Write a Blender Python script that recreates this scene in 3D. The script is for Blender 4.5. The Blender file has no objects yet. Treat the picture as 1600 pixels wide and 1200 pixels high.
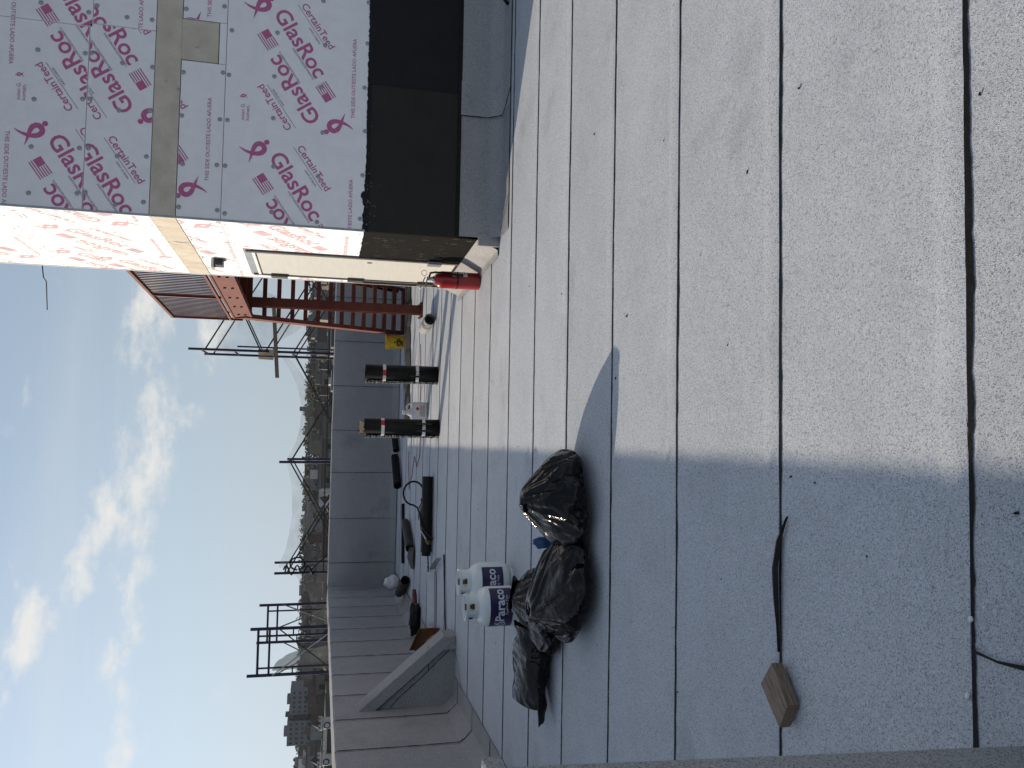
import bpy, bmesh, math, random, time
from mathutils import Vector, Matrix, noise
T0 = time.time()
R = math.radians
sc = bpy.context.scene
col = sc.collection

# ------------------------------------------------------------------ camera
EYE = Vector((0, 0, 1.6))
PITCH, ROLL, YAW, FPX = R(13.28), R(1.708), R(2.848), 1250.0
fw = Vector((math.sin(YAW) * math.cos(PITCH), math.cos(YAW) * math.cos(PITCH), -math.sin(PITCH)))
r0 = Vector((math.cos(YAW), -math.sin(YAW), 0)); t0 = r0.cross(fw)
rt = r0 * math.cos(ROLL) + t0 * math.sin(ROLL); up = t0 * math.cos(ROLL) - r0 * math.sin(ROLL)
cd = bpy.data.cameras.new('camera'); cam = bpy.data.objects.new('camera', cd); col.objects.link(cam)
# the phone was held upright but the picture is stored on its side
cam.matrix_world = Matrix(((-up.x, rt.x, -fw.x, EYE.x), (-up.y, rt.y, -fw.y, EYE.y), (-up.z, rt.z, -fw.z, EYE.z), (0, 0, 0, 1)))
cd.sensor_width = 36; cd.lens = 36 * FPX / 1600; cd.clip_start = .05; cd.clip_end = 6000
sc.camera = cam

# ------------------------------------------------------------------ sky, sun, exposure
SUN_EL = R(20.5); SUN_H = Vector((-.834, .552, 0)).normalized()      # towards the sun
SKY_STRENGTH, SUN_STRENGTH, EXPOSURE = .073, 2.95, .85
world = bpy.data.worlds.new('World'); sc.world = world; world.use_nodes = True
nt = world.node_tree; nt.nodes.clear()
def N(tree, kind, **kw):
    n = tree.nodes.new(kind)
    for k, v in kw.items(): setattr(n, k, v)
    return n
wo = N(nt, 'ShaderNodeOutputWorld'); bg = N(nt, 'ShaderNodeBackground'); sky = N(nt, 'ShaderNodeTexSky', sky_type='NISHITA')
sky.sun_disc = False; sky.sun_elevation = SUN_EL; sky.sun_rotation = math.atan2(SUN_H.x, SUN_H.y)
sky.altitude = 20; sky.air_density = 1.0; sky.dust_density = .35; sky.ozone_density = 1.5
bg.inputs[1].default_value = SKY_STRENGTH
tc = N(nt, 'ShaderNodeTexCoord'); sep = N(nt, 'ShaderNodeSeparateXYZ'); nt.links.new(tc.outputs['Generated'], sep.inputs[0])
def M(op, a, b=None, c=None):
    n = N(nt, 'ShaderNodeMath', operation=op)
    for i, v in enumerate((a, b, c)):
        if v is None: continue
        if isinstance(v, (int, float)): n.inputs[i].default_value = v
        else: nt.links.new(v, n.inputs[i])
    return n.outputs[0]
def ss(x, a, b):
    n = N(nt, 'ShaderNodeMapRange', interpolation_type='SMOOTHSTEP'); nt.links.new(x, n.inputs[0])
    n.inputs[1].default_value = a; n.inputs[2].default_value = b; return n.outputs[0]
def wnoise(vec, scale, detail, rough, dist=0.0):
    n = N(nt, 'ShaderNodeTexNoise'); nt.links.new(vec, n.inputs['Vector']); n.inputs['Scale'].default_value = scale
    n.inputs['Detail'].default_value = detail; n.inputs['Roughness'].default_value = rough; n.inputs['Distortion'].default_value = dist
    return n.outputs[0]
zc = M('ADD', M('MAXIMUM', sep.outputs[2], 0.0), .09)
px, py = M('DIVIDE', sep.outputs[0], zc), M('DIVIDE', sep.outputs[1], zc)
cv = N(nt, 'ShaderNodeCombineXYZ'); nt.links.new(px, cv.inputs[0]); nt.links.new(py, cv.inputs[1])
hyp = M('SQRT', M('ADD', M('MULTIPLY', sep.outputs[0], sep.outputs[0]), M('MULTIPLY', sep.outputs[1], sep.outputs[1])))
hyp = M('MAXIMUM', hyp, .001); hx, hy = M('DIVIDE', sep.outputs[0], hyp), M('DIVIDE', sep.outputs[1], hyp)
azd, eld = M('MULTIPLY', M('ARCTAN2', sep.outputs[0], sep.outputs[1]), 57.296), M('MULTIPLY', M('ARCTAN2', sep.outputs[2], hyp), 57.296)
cb = N(nt, 'ShaderNodeCombineXYZ'); nt.links.new(M('MULTIPLY', hx, 2.9), cb.inputs[0]); nt.links.new(M('MULTIPLY', hy, 2.9), cb.inputs[1]); nt.links.new(M('MULTIPLY', eld, .095), cb.inputs[2])
def band(c_, w_):
    d_ = M('DIVIDE', M('SUBTRACT', eld, c_), w_); return M('EXPONENT', M('MULTIPLY', M('MULTIPLY', d_, d_), -1.0))
wav = M('MULTIPLY', M('SUBTRACT', wnoise(cb.outputs[0], .9, 2, .5), .5), 5.0)
b1 = band(M('ADD', wav, 11.3), 1.5)                                              # a long low bank of cumulus
b2 = band(M('ADD', wav, M('ADD', 11.5, M('MULTIPLY', M('SINE', M('MULTIPLY', M('ADD', azd, 2.0), -.062)), 8.0))), 2.0)   # and a second one sloping up from it
puff = wnoise(cb.outputs[0], 4.2, 9.0, .62, .15)
cum = ss(M('ADD', puff, M('MULTIPLY', M('MAXIMUM', b1, b2), .22)), .60, .90)
mp2 = N(nt, 'ShaderNodeMapping'); nt.links.new(cv.outputs[0], mp2.inputs[0])
mp2.inputs['Location'].default_value = (9, 4, 0); mp2.inputs['Rotation'].default_value = (0, 0, R(35)); mp2.inputs['Scale'].default_value = (.25, 1.1, 1)
cir = M('MULTIPLY', ss(wnoise(mp2.outputs[0], 1.1, 7.0, .6, .6), .38, .80), M('MULTIPLY', ss(sep.outputs[2], .14, .40), .5))
cover = M('MINIMUM', M('MAXIMUM', M('MULTIPLY', cum, .80), cir), 1.0)
cover = M('MULTIPLY', cover, ss(sep.outputs[2], .02, .12))
lift = N(nt, 'ShaderNodeMix', data_type='RGBA'); nt.links.new(cover, lift.inputs[0])
low = N(nt, 'ShaderNodeMix', data_type='RGBA'); nt.links.new(M('SUBTRACT', .94, M('MULTIPLY', ss(sep.outputs[2], .0, .60), .58)), low.inputs[0])   # pale haze low in the sky, all round
dt = N(nt, 'ShaderNodeVectorMath', operation='DOT_PRODUCT'); nt.links.new(tc.outputs['Generated'], dt.inputs[0])
dt.inputs[1].default_value = (SUN_H.x * math.cos(SUN_EL), SUN_H.y * math.cos(SUN_EL), math.sin(SUN_EL))
glow = M('ADD', 1.0, M('MULTIPLY', M('POWER', M('MAXIMUM', dt.outputs['Value'], 0.0), 3.0), 1.15))       # haze scatters forward round the sun
hz_ = N(nt, 'ShaderNodeVectorMath', operation='SCALE'); hz_.inputs[0].default_value = (2.95, 3.45, 3.98); nt.links.new(glow, hz_.inputs[3])
nt.links.new(sky.outputs[0], low.inputs[6]); nt.links.new(hz_.outputs[0], low.inputs[7]); nt.links.new(low.outputs[2], lift.inputs[6])
lift.inputs[7].default_value = (6.9, 6.65, 6.2, 1)
nt.links.new(lift.outputs[2], bg.inputs[0]); nt.links.new(bg.outputs[0], wo.inputs[0])
sl = bpy.data.lights.new('sun', 'SUN'); so = bpy.data.objects.new('sun', sl); col.objects.link(so)
sl.energy = SUN_STRENGTH; sl.angle = R(.53); sl.color = (1, .845, .65)
sdir = Vector((SUN_H.x * math.cos(SUN_EL), SUN_H.y * math.cos(SUN_EL), math.sin(SUN_EL)))
so.rotation_euler = sdir.to_track_quat('Z', 'Y').to_euler(); so.location = sdir * 60
sc.view_settings.view_transform = 'Standard'; sc.view_settings.look = 'None'; sc.view_settings.gamma = 1
sc.view_settings.exposure = EXPOSURE; sc.view_settings.use_curve_mapping = False

# ------------------------------------------------------------------ materials
MATS = {}
def mat(name, c1, c2=None, rough=.7, scale=6.0, detail=5.0, bump=0.0, bscale=None, metallic=0.0, spec=.5, contrast=(.35, .65), stain=None, stretch=None, alpha=None, objvar=0.0):
    m = bpy.data.materials.new(name); m.use_nodes = True; t = m.node_tree; p = t.nodes['Principled BSDF']
    p.inputs['Roughness'].default_value = rough; p.inputs['Metallic'].default_value = metallic; p.inputs['Specular IOR Level'].default_value = spec
    c2 = c2 or tuple(x * .8 for x in c1)
    gc = N(t, 'ShaderNodeTexCoord'); vec = gc.outputs['Object']
    if stretch:
        mm = N(t, 'ShaderNodeMapping'); mm.inputs['Scale'].default_value = stretch; t.links.new(vec, mm.inputs[0]); vec = mm.outputs[0]
    def nz(s, d, r=.6):
        n = N(t, 'ShaderNodeTexNoise'); t.links.new(vec, n.inputs['Vector']); n.inputs['Scale'].default_value = s; n.inputs['Detail'].default_value = d; n.inputs['Roughness'].default_value = r
        return n.outputs[0]
    rp = N(t, 'ShaderNodeMapRange'); t.links.new(nz(scale, detail), rp.inputs[0]); rp.inputs[1].default_value, rp.inputs[2].default_value = contrast
    mx = N(t, 'ShaderNodeMix', data_type='RGBA'); t.links.new(rp.outputs[0], mx.inputs[0]); mx.inputs[6].default_value = (*c1, 1); mx.inputs[7].default_value = (*c2, 1)
    out = mx.outputs[2]
    if stain:
        sc_, lo, hi, cs, amt = stain
        rs = N(t, 'ShaderNodeMapRange', interpolation_type='SMOOTHSTEP'); t.links.new(nz(sc_, 6), rs.inputs[0]); rs.inputs[1].default_value = lo; rs.inputs[2].default_value = hi; rs.inputs[4].default_value = amt
        m2 = N(t, 'ShaderNodeMix', data_type='RGBA'); t.links.new(rs.outputs[0], m2.inputs[0]); t.links.new(out, m2.inputs[6]); m2.inputs[7].default_value = (*cs, 1); out = m2.outputs[2]
    if objvar:
        oi = N(t, 'ShaderNodeObjectInfo'); hs = N(t, 'ShaderNodeHueSaturation'); ov = N(t, 'ShaderNodeMapRange'); t.links.new(oi.outputs['Random'], ov.inputs[0])
        ov.inputs[3].default_value = 1 - objvar; ov.inputs[4].default_value = 1 + objvar; t.links.new(ov.outputs[0], hs.inputs['Value']); t.links.new(out, hs.inputs['Color']); out = hs.outputs[0]
    t.links.new(out, p.inputs['Base Color'])
    if bump:
        b = N(t, 'ShaderNodeBump'); b.inputs['Strength'].default_value = bump; b.inputs['Distance'].default_value = .01
        t.links.new(nz(bscale or scale * 3, 6), b.inputs['Height']); t.links.new(b.outputs[0], p.inputs['Normal'])
    if alpha is not None: p.inputs['Alpha'].default_value = alpha
    MATS[name] = m
    return m

def granule(name, light, mid, dark):
    """mineral cap sheet: three tones of ceramic granules, scuffs, slight bump"""
    m = bpy.data.materials.new(name); m.use_nodes = True; t = m.node_tree; p = t.nodes['Principled BSDF']
    p.inputs['Roughness'].default_value = .88; p.inputs['Specular IOR Level'].default_value = .35
    vec = N(t, 'ShaderNodeTexCoord').outputs['Object']
    def nz(s, d, r=.6, st=None):
        n = N(t, 'ShaderNodeTexNoise'); v = vec
        if st:
            mm = N(t, 'ShaderNodeMapping'); mm.inputs['Scale'].default_value = st; t.links.new(vec, mm.inputs[0]); v = mm.outputs[0]
        t.links.new(v, n.inputs['Vector']); n.inputs['Scale'].default_value = s; n.inputs['Detail'].default_value = d; n.inputs['Roughness'].default_value = r
        return n.outputs[0]
    def mr(x, a, b, c=0., d=1.):
        n = N(t, 'ShaderNodeMapRange'); t.links.new(x, n.inputs[0])
        for i, v in zip((1, 2, 3, 4), (a, b, c, d)): n.inputs[i].default_value = v
        return n.outputs[0]
    def mix(f, a, b):
        n = N(t, 'ShaderNodeMix', data_type='RGBA'); t.links.new(f, n.inputs[0])
        for i, v in ((6, a), (7, b)):
            if isinstance(v, tuple): n.inputs[i].default_value = (*v, 1)
            else: t.links.new(v, n.inputs[i])
        return n.outputs[2]
    vor = N(t, 'ShaderNodeTexVoronoi'); t.links.new(vec, vor.inputs['Vector']); vor.inputs['Scale'].default_value = 330
    sp = N(t, 'ShaderNodeSeparateXYZ'); t.links.new(vor.outputs['Color'], sp.inputs[0])
    c = mix(mr(sp.outputs[0], .25, .95), mid, light)
    c = mix(mr(sp.outputs[1], .80, .92), c, dark)
    c = mix(mr(nz(120, 3), .52, .72, 0, .4), c, dark)
    c = mix(mr(nz(2.2, 6), .45, .75, 0, .20), c, dark)                     # dirt
    c = mix(mr(nz(1.2, 5, .7, (.5, 6, 6)), .55, .8, 0, .16), c, light)   # rolled-in streaks
    c = mix(mr(nz(26, 4, .6, (1.6, .5, 1)), .66, .72, 0, .6), c, dark)   # scuffs
    c = mix(mr(nz(1.1, 7, .68, (1, 1, 1)), .57, .70, 0, .30), c, dark)    # trodden-in dirt, ponding marks
    c = mix(mr(nz(3.4, 8, .75, (.35, 2.6, 1)), .62, .74, 0, .42), c, dark)  # worn streaks along the sheets
    c = mix(mr(nz(.8, 5, .6), .56, .72, 0, .28), c, light)               # bleached patches
    oi = N(t, 'ShaderNodeObjectInfo'); hs = N(t, 'ShaderNodeHueSaturation'); t.links.new(mr(oi.outputs['Random'], 0, 1, .94, 1.05), hs.inputs['Value']); t.links.new(c, hs.inputs['Color']); c = hs.outputs[0]
    t.links.new(c, p.inputs['Base Color'])
    b = N(t, 'ShaderNodeBump'); b.inputs['Strength'].default_value = .55; b.inputs['Distance'].default_value = .002
    ad = N(t, 'ShaderNodeMath', operation='ADD'); t.links.new(vor.outputs['Distance'], ad.inputs[0]); t.links.new(mr(nz(7, 3), 0, 1, 0, 3.0), ad.inputs[1])
    t.links.new(ad.outputs[0], b.inputs['Height']); t.links.new(b.outputs[0], p.inputs['Normal'])
    MATS[name] = m
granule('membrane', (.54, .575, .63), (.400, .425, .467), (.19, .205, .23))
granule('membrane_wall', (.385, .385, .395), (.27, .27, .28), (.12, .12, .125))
mat('bitumen', (.003, .003, .0035), (.009, .009, .009), rough=.55, spec=.18, scale=40, bump=.3)
mat('black_coat', (.0035, .004, .006), (.006, .0065, .008), rough=.6, spec=.25, scale=5, bump=.15, bscale=60, stain=(3, .5, .8, (.012, .011, .009), .5))
mat('black_brushed', (.003, .003, .003), (.007, .0065, .006), rough=.85, spec=.08, scale=10, stretch=(9, 9, 1.2), stain=(7, .63, .70, (.34, .29, .21), .6), bump=.3)
mat('black_felt', (.013, .012, .010), (.018, .0165, .013), rough=.7, spec=.3, scale=4, bump=.1, bscale=60)
mat('sheathing', (.81, .81, .83), (.765, .765, .79), rough=.75, scale=9, detail=3, bump=.05, bscale=90, stain=(1.3, .58, .8, (.50, .47, .42), .35))
mat('print', (.43, .085, .235), (.50, .14, .30), rough=.7, scale=60)
mat('print_sunlit', (.58, .29, .35), (.64, .40, .43), rough=.8, scale=30)  # paler copy of print, sun glare on the side face put into its colour
mat('ink_grey', (.16, .06, .12), rough=.7)
mat('screw', (.44, .45, .47), (.22, .22, .23), rough=.5, metallic=.3, scale=120)
mat('gap', (.012, .012, .013), rough=.9)
mat('concrete', (.47, .42, .345), (.57, .52, .44), rough=.9, scale=7, detail=8, bump=.25, bscale=50, stain=(5, .62, .74, (.08, .075, .07), .7))
mat('door_paint', (.49, .485, .455), (.455, .45, .42), rough=.5, scale=3, stretch=(1, 1, 8), bump=.03)
mat('grey_metal', (.25, .27, .29), (.33, .35, .37), rough=.38, metallic=.7, scale=10)
mat('dark_frame', (.03, .03, .03), (.055, .053, .05), rough=.5, scale=20)
mat('primer', (.160, .043, .027), (.115, .029, .019), rough=.65, spec=.3, scale=5, bump=.08, stain=(4, .6, .8, (.28, .11, .08), .5))
mat('blue_paint', (.012, .016, .055), (.02, .024, .05), rough=.5, spec=.25, scale=8, stain=(10, .62, .75, (.12, .10, .09), .5))
mat('steel_dark', (.025, .025, .027), (.05, .048, .045), rough=.55, metallic=.2, spec=.3, scale=12)
mat('galv', (.42, .44, .46), (.34, .36, .38), rough=.35, metallic=.85, scale=8)
mat('red_paint', (.27, .008, .012), (.22, .007, .010), rough=.22, scale=4, spec=.6)
mat('dull_red', (.13, .02, .02), (.09, .015, .015), rough=.5)
mat('label_white', (.72, .72, .70), (.60, .60, .60), rough=.5, scale=40)
mat('rubber', (.004, .004, .0045), (.009, .009, .009), rough=.5, spec=.22, scale=20)
mat('tank_white', (.66, .70, .70), (.58, .63, .64), rough=.28, scale=5, spec=.5, stain=(8, .62, .8, (.35, .36, .35), .4))
mat('label_navy', (.016, .010, .055), (.022, .014, .065), rough=.35, scale=15, stain=(25, .66, .72, (.3, .3, .36), .4))
mat('label_print', (.62, .64, .72), rough=.5)
mat('brass', (.16, .11, .04), (.10, .08, .04), rough=.4, metallic=.9, scale=20)
mat('yellow_plastic', (.75, .47, .02), (.66, .38, .015), rough=.35, scale=8, stain=(12, .58, .75, (.42, .33, .12), .5))
mat('ink_black', (.01, .01, .01), rough=.6)
mat('ink_blue', (.01, .04, .30), rough=.5)
mat('ink_red', (.5, .02, .03), rough=.5)
mat('plastic_bag', (.0018, .002, .0028), (.003, .0033, .0045), rough=.13, scale=9, spec=.28)
mat('white_plastic', (.62, .62, .64), (.55, .55, .57), rough=.5, scale=20)
mat('blue_plastic', (.01, .05, .15), (.012, .06, .19), rough=.5, scale=30)
mat('weathered_wood', (.25, .195, .145), (.11, .083, .06), rough=.85, scale=3, detail=6, stretch=(4, 60, 60), bump=.25, bscale=4)
mat('plywood', (.52, .38, .22), (.44, .31, .17), rough=.8, scale=4, stretch=(2, 14, 14))
mat('cardboard', (.24, .115, .045), (.17, .075, .03), rough=.85, scale=10)
mat('dark_bark', (.05, .035, .025), rough=.9)
mat('foil', (.30, .30, .28), (.02, .02, .02), rough=.3, metallic=.6, scale=55, contrast=(.45, .55))
mat('rope', (.26, .055, .045), rough=.8)
def crinkle():
    m = MATS['plastic_bag']; t = m.node_tree; p = t.nodes['Principled BSDF']; vec = N(t, 'ShaderNodeTexCoord').outputs['Object']
    wn = N(t, 'ShaderNodeTexNoise'); t.links.new(vec, wn.inputs['Vector']); wn.inputs['Scale'].default_value = 5; wn.inputs['Detail'].default_value = 3
    mxv = N(t, 'ShaderNodeVectorMath', operation='MULTIPLY_ADD'); t.links.new(wn.outputs['Color'], mxv.inputs[0]); mxv.inputs[1].default_value = (.35, .35, .35); t.links.new(vec, mxv.inputs[2])
    hts = []
    for sc_, w_ in ((5.5, 1.0), (13.0, .16)):
        v = N(t, 'ShaderNodeTexVoronoi', feature='F1'); v.inputs['Scale'].default_value = sc_; t.links.new(mxv.outputs[0], v.inputs['Vector'])
        q = N(t, 'ShaderNodeMath', operation='MULTIPLY'); t.links.new(v.outputs['Distance'], q.inputs[0]); q.inputs[1].default_value = w_; hts.append(q.outputs[0])
    ad = N(t, 'ShaderNodeMath', operation='ADD'); t.links.new(hts[0], ad.inputs[0]); t.links.new(hts[1], ad.inputs[1])
    b = N(t, 'ShaderNodeBump'); b.inputs['Strength'].default_value = .42; b.inputs['Distance'].default_value = .04
    t.links.new(ad.outputs[0], b.inputs['Height']); t.links.new(b.outputs[0], p.inputs['Normal'])
crinkle()
def net_mat():
    m = bpy.data.materials.new('netting'); m.use_nodes = True; t = m.node_tree; p = t.nodes['Principled BSDF']
    p.inputs['Base Color'].default_value = (.42, .44, .44, 1); p.inputs['Roughness'].default_value = .8
    tn = N(t, 'ShaderNodeTexNoise'); tn.inputs['Scale'].default_value = 2.2; tn.inputs['Detail'].default_value = 4
    t.links.new(N(t, 'ShaderNodeTexCoord').outputs['Object'], tn.inputs['Vector'])
    r = N(t, 'ShaderNodeMapRange'); t.links.new(tn.outputs[0], r.inputs[0]); r.inputs[1].default_value = .3; r.inputs[2].default_value = .7; r.inputs[3].default_value = .08; r.inputs[4].default_value = .32
    t.links.new(r.outputs[0], p.inputs['Alpha']); MATS['netting'] = m
net_mat()
mat('sheeting', (.30, .32, .30), (.20, .21, .20), rough=.6, scale=3, alpha=.72)

# ------------------------------------------------------------------ helpers
class MB:
    def __init__(s): s.v = []; s.f = []
    def add(s, vs, fs):
        o = len(s.v); s.v += [tuple(p) for p in vs]; s.f += [tuple(i + o for i in f) for f in fs]; return s
    def box(s, x0, x1, y0, y1, z0, z1):
        return s.add([(x0, y0, z0), (x1, y0, z0), (x1, y1, z0), (x0, y1, z0), (x0, y0, z1), (x1, y0, z1), (x1, y1, z1), (x0, y1, z1)],
                     [(0, 3, 2, 1), (4, 5, 6, 7), (0, 1, 5, 4), (1, 2, 6, 5), (2, 3, 7, 6), (3, 0, 4, 7)])
    def obox(s, c, ax, ay, az, hx, hy, hz):
        c = Vector(c); P = []
        for sz in (-1, 1):
            for sx, sy in ((-1, -1), (1, -1), (1, 1), (-1, 1)): P.append(c + ax * hx * sx + ay * hy * sy + az * hz * sz)
        return s.add(P, [(0, 3, 2, 1), (4, 5, 6, 7), (0, 1, 5, 4), (1, 2, 6, 5), (2, 3, 7, 6), (3, 0, 4, 7)])
    def bar(s, a, b, w, h, upv=(0, 0, 1)):
        a = Vector(a); b = Vector(b); d = (b - a); L = d.length; d.normalize(); u = Vector(upv)
        if abs(d.dot(u)) > .98: u = Vector((0, 1, 0))
        sx = d.cross(u).normalized(); u = sx.cross(d).normalized()
        return s.obox((a + b) / 2, d, sx, u, L / 2, w / 2, h / 2)
    def tube(s, pts, r, n=8, cap=True):
        pts = [Vector(p) for p in pts]; rs = r if isinstance(r, (list, tuple)) else [r] * len(pts)
        o = len(s.v); pv = None
        for i, p in enumerate(pts):
            d = (pts[min(i + 1, len(pts) - 1)] - pts[max(i - 1, 0)]).normalized()
            if pv is None:
                a = Vector((0, 0, 1)) if abs(d.z) < .9 else Vector((1, 0, 0)); pv = d.cross(a).normalized()
            else: pv = (pv - d * pv.dot(d)).normalized()
            q = d.cross(pv)
            for k in range(n):
                t = 2 * math.pi * k / n; s.v.append(tuple(p + (pv * math.cos(t) + q * math.sin(t)) * rs[i]))
        for i in range(len(pts) - 1):
            for k in range(n):
                k2 = (k + 1) % n; s.f.append((o + i * n + k, o + i * n + k2, o + (i + 1) * n + k2, o + (i + 1) * n + k))
        if cap:
            s.f.append(tuple(o + k for k in reversed(range(n)))); e = o + (len(pts) - 1) * n; s.f.append(tuple(e + k for k in range(n)))
        return s
    def lathe(s, prof, c=(0, 0, 0), n=32, cap=True):
        o = len(s.v)
        for r, z in prof:
            for k in range(n):
                t = 2 * math.pi * k / n; s.v.append((c[0] + r * math.cos(t), c[1] + r * math.sin(t), c[2] + z))
        for i in range(len(prof) - 1):
            for k in range(n):
                k2 = (k + 1) % n; s.f.append((o + i * n + k, o + i * n + k2, o + (i + 1) * n + k2, o + (i + 1) * n + k))
        if cap:
            s.f.append(tuple(o + k for k in reversed(range(n)))); e = o + (len(prof) - 1) * n; s.f.append(tuple(e + k for k in range(n)))
        return s
    def sheet(s, rows):
        o = len(s.v); n = len(rows[0])
        for r in rows: s.v += [tuple(p) for p in r]
        for i in range(len(rows) - 1):
            for k in range(n - 1): s.f.append((o + i * n + k, o + i * n + k + 1, o + (i + 1) * n + k + 1, o + (i + 1) * n + k))
        return s
    def build(s, name, m, parent=None, smooth=False, bevel=0.0, solid=0.0, mx=None):
        me = bpy.data.meshes.new(name); me.from_pydata(s.v, [], s.f)
        if mx is not None: me.transform(mx)
        if bevel:
            bm = bmesh.new(); bm.from_mesh(me); bmesh.ops.remove_doubles(bm, verts=bm.verts, dist=1e-5)
            bmesh.ops.bevel(bm, geom=[e for e in bm.edges if len(e.link_faces) == 2 and e.calc_face_angle(0) > .5], offset=bevel, segments=2, affect='EDGES', profile=.6)
            bm.to_mesh(me); bm.free()
        me.materials.append(MATS[m] if isinstance(m, str) else m)
        if smooth: me.shade_smooth(); me.set_sharp_from_angle(angle=R(40))
        me.update()
        o = bpy.data.objects.new(name, me); col.objects.link(o)
        if solid:
            md = o.modifiers.new('thickness', 'SOLIDIFY'); md.thickness = solid; md.offset = 0
        if parent is not None: attach(o, parent)
        return o
def attach(o, p):
    o.parent = p
    if p.type == 'EMPTY': o.matrix_parent_inverse = p.matrix_basis.inverted()
def tag(o, label=None, cat=None, group=None, kind=None):
    if label: o['label'] = label
    if cat: o['category'] = cat
    if group: o['group'] = group
    if kind: o['kind'] = kind
    return o
def thing(name, loc, label, cat, group=None):
    e = bpy.data.objects.new(name, None); e.location = loc; e.empty_display_size = .2; col.objects.link(e)
    return tag(e, label, cat, group)
def share(o, name, parent, loc):
    c = bpy.data.objects.new(name, o.data if hasattr(o, 'data') else o); c.location = loc; col.objects.link(c)
    if parent is not None: attach(c, parent)
    return c
def nz1(x, y=0, z=0): return noise.noise(Vector((x, y, z)))
rnd = random.Random(11)

# ------------------------------------------------------------------ flat lettering (2-D triangles), clipped to its sheet
_tx = {}
def text2d(s, bold=0.0):
    if (s, bold) in _tx: return _tx[(s, bold)]
    cu = bpy.data.curves.new('t', 'FONT'); cu.body = s; cu.size = 1; cu.offset = bold; cu.resolution_u = 3; cu.align_x = 'CENTER'; cu.align_y = 'CENTER'
    o = bpy.data.objects.new('t', cu); col.objects.link(o); bpy.context.view_layer.update()
    me = bpy.data.meshes.new_from_object(o.evaluated_get(bpy.context.evaluated_depsgraph_get()))
    v = [(p.co.x, p.co.y) for p in me.vertices]; f = [tuple(p.vertices) for p in me.polygons]
    bpy.data.objects.remove(o); bpy.data.curves.remove(cu); bpy.data.meshes.remove(me)
    xs = [a for a, b in v]; ys = [b for a, b in v]; cx, cy = (min(xs) + max(xs)) / 2, (min(ys) + max(ys)) / 2; w = max(xs) - min(xs)
    v = [((a - cx) / w, (b - cy) / w) for a, b in v]; _tx[(s, bold)] = (v, f); return v, f
class Print:
    def __init__(s): s.v = []; s.f = []
    def put(s, vf, w, ang, a, b):
        o = len(s.v); c, q = math.cos(ang) * w, math.sin(ang) * w
        s.v += [(a + x * c - y * q, b + x * q + y * c) for x, y in vf[0]]; s.f += [tuple(i + o for i in f) for f in vf[1]]
    def clip(s, a0, a1, b0, b1):
        bm = bmesh.new(); vs = [bm.verts.new((x, y, 0)) for x, y in s.v]
        for f in s.f:
            try: bm.faces.new([vs[i] for i in f])
            except ValueError: pass
        for co, no in (((a0, 0, 0), (-1, 0, 0)), ((a1, 0, 0), (1, 0, 0)), ((0, b0, 0), (0, -1, 0)), ((0, b1, 0), (0, 1, 0))):
            bmesh.ops.bisect_plane(bm, geom=bm.verts[:] + bm.edges[:] + bm.faces[:], plane_co=co, plane_no=no, clear_outer=True)
        bm.verts.index_update()
        s.v = [(v.co.x, v.co.y) for v in bm.verts]; s.f = [tuple(v.index for v in f.verts) for f in bm.faces]; bm.free(); return s
def strip2d(pts, ws):
    v = []; f = []
    for i, p in enumerate(pts):
        d = Vector(pts[min(i + 1, len(pts) - 1)]) - Vector(pts[max(i - 1, 0)]); d.normalize(); n = Vector((-d.y, d.x)) * ws[i]
        v += [(p[0] + n.x, p[1] + n.y), (p[0] - n.x, p[1] - n.y)]
        if i: f.append((2 * i - 2, 2 * i - 1, 2 * i + 1, 2 * i))
    return v, f
def disc2d(cx, cy, r, n=16): return [(cx + r * math.cos(2 * math.pi * k / n), cy + r * math.sin(2 * math.pi * k / n)) for k in range(n)], [tuple(range(n))]
def join2d(*L):
    v = []; f = []
    for a, b in L: o = len(v); v += a; f += [tuple(i + o for i in q) for q in b]
    return v, f
def ribbon2d():                                  # awareness ribbon with a dot for a head, unit height, upright
    def bez(P, n=14):
        o = []
        for i in range(n + 1):
            t = i / n; o.append(tuple((1 - t) ** 3 * P[0][k] + 3 * (1 - t) ** 2 * t * P[1][k] + 3 * (1 - t) * t * t * P[2][k] + t ** 3 * P[3][k] for k in (0, 1)))
        return o
    a = bez([(-.42, -.36), (-.12, -.34), (.26, -.1), (.20, .12)]) + bez([(.20, .12), (.17, .26), (-.06, .28), (-.10, .12)])[1:]
    b = bez([(-.10, .12), (-.14, -.02), (.02, -.2), (.16, -.52)])
    wa = [.004 + .078 * math.sin(min(1, (i + .5) / 14) * math.pi * .5) for i in range(len(a))]; wb = [.078 - .074 * (i / (len(b) - 1)) ** 2 for i in range(len(b))]
    return join2d(strip2d(a, wa), disc2d(.06, .40, .085)), strip2d(b, wb)
def flag2d():
    L = []
    def rc(x0, x1, y0, y1): L.append(([(x0, y0), (x1, y0), (x1, y1), (x0, y1)], [(0, 1, 2, 3)]))
    for k in range(6): rc((-.03 if k < 3 else -.5), .5, .30 - k * .12 - .025, .30 - k * .12 + .03)
    rc(-.5, -.06, -.03, .33); return join2d(*L)
(RIB, RIB2), FLAG = ribbon2d(), flag2d()
PX = .00592
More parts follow.
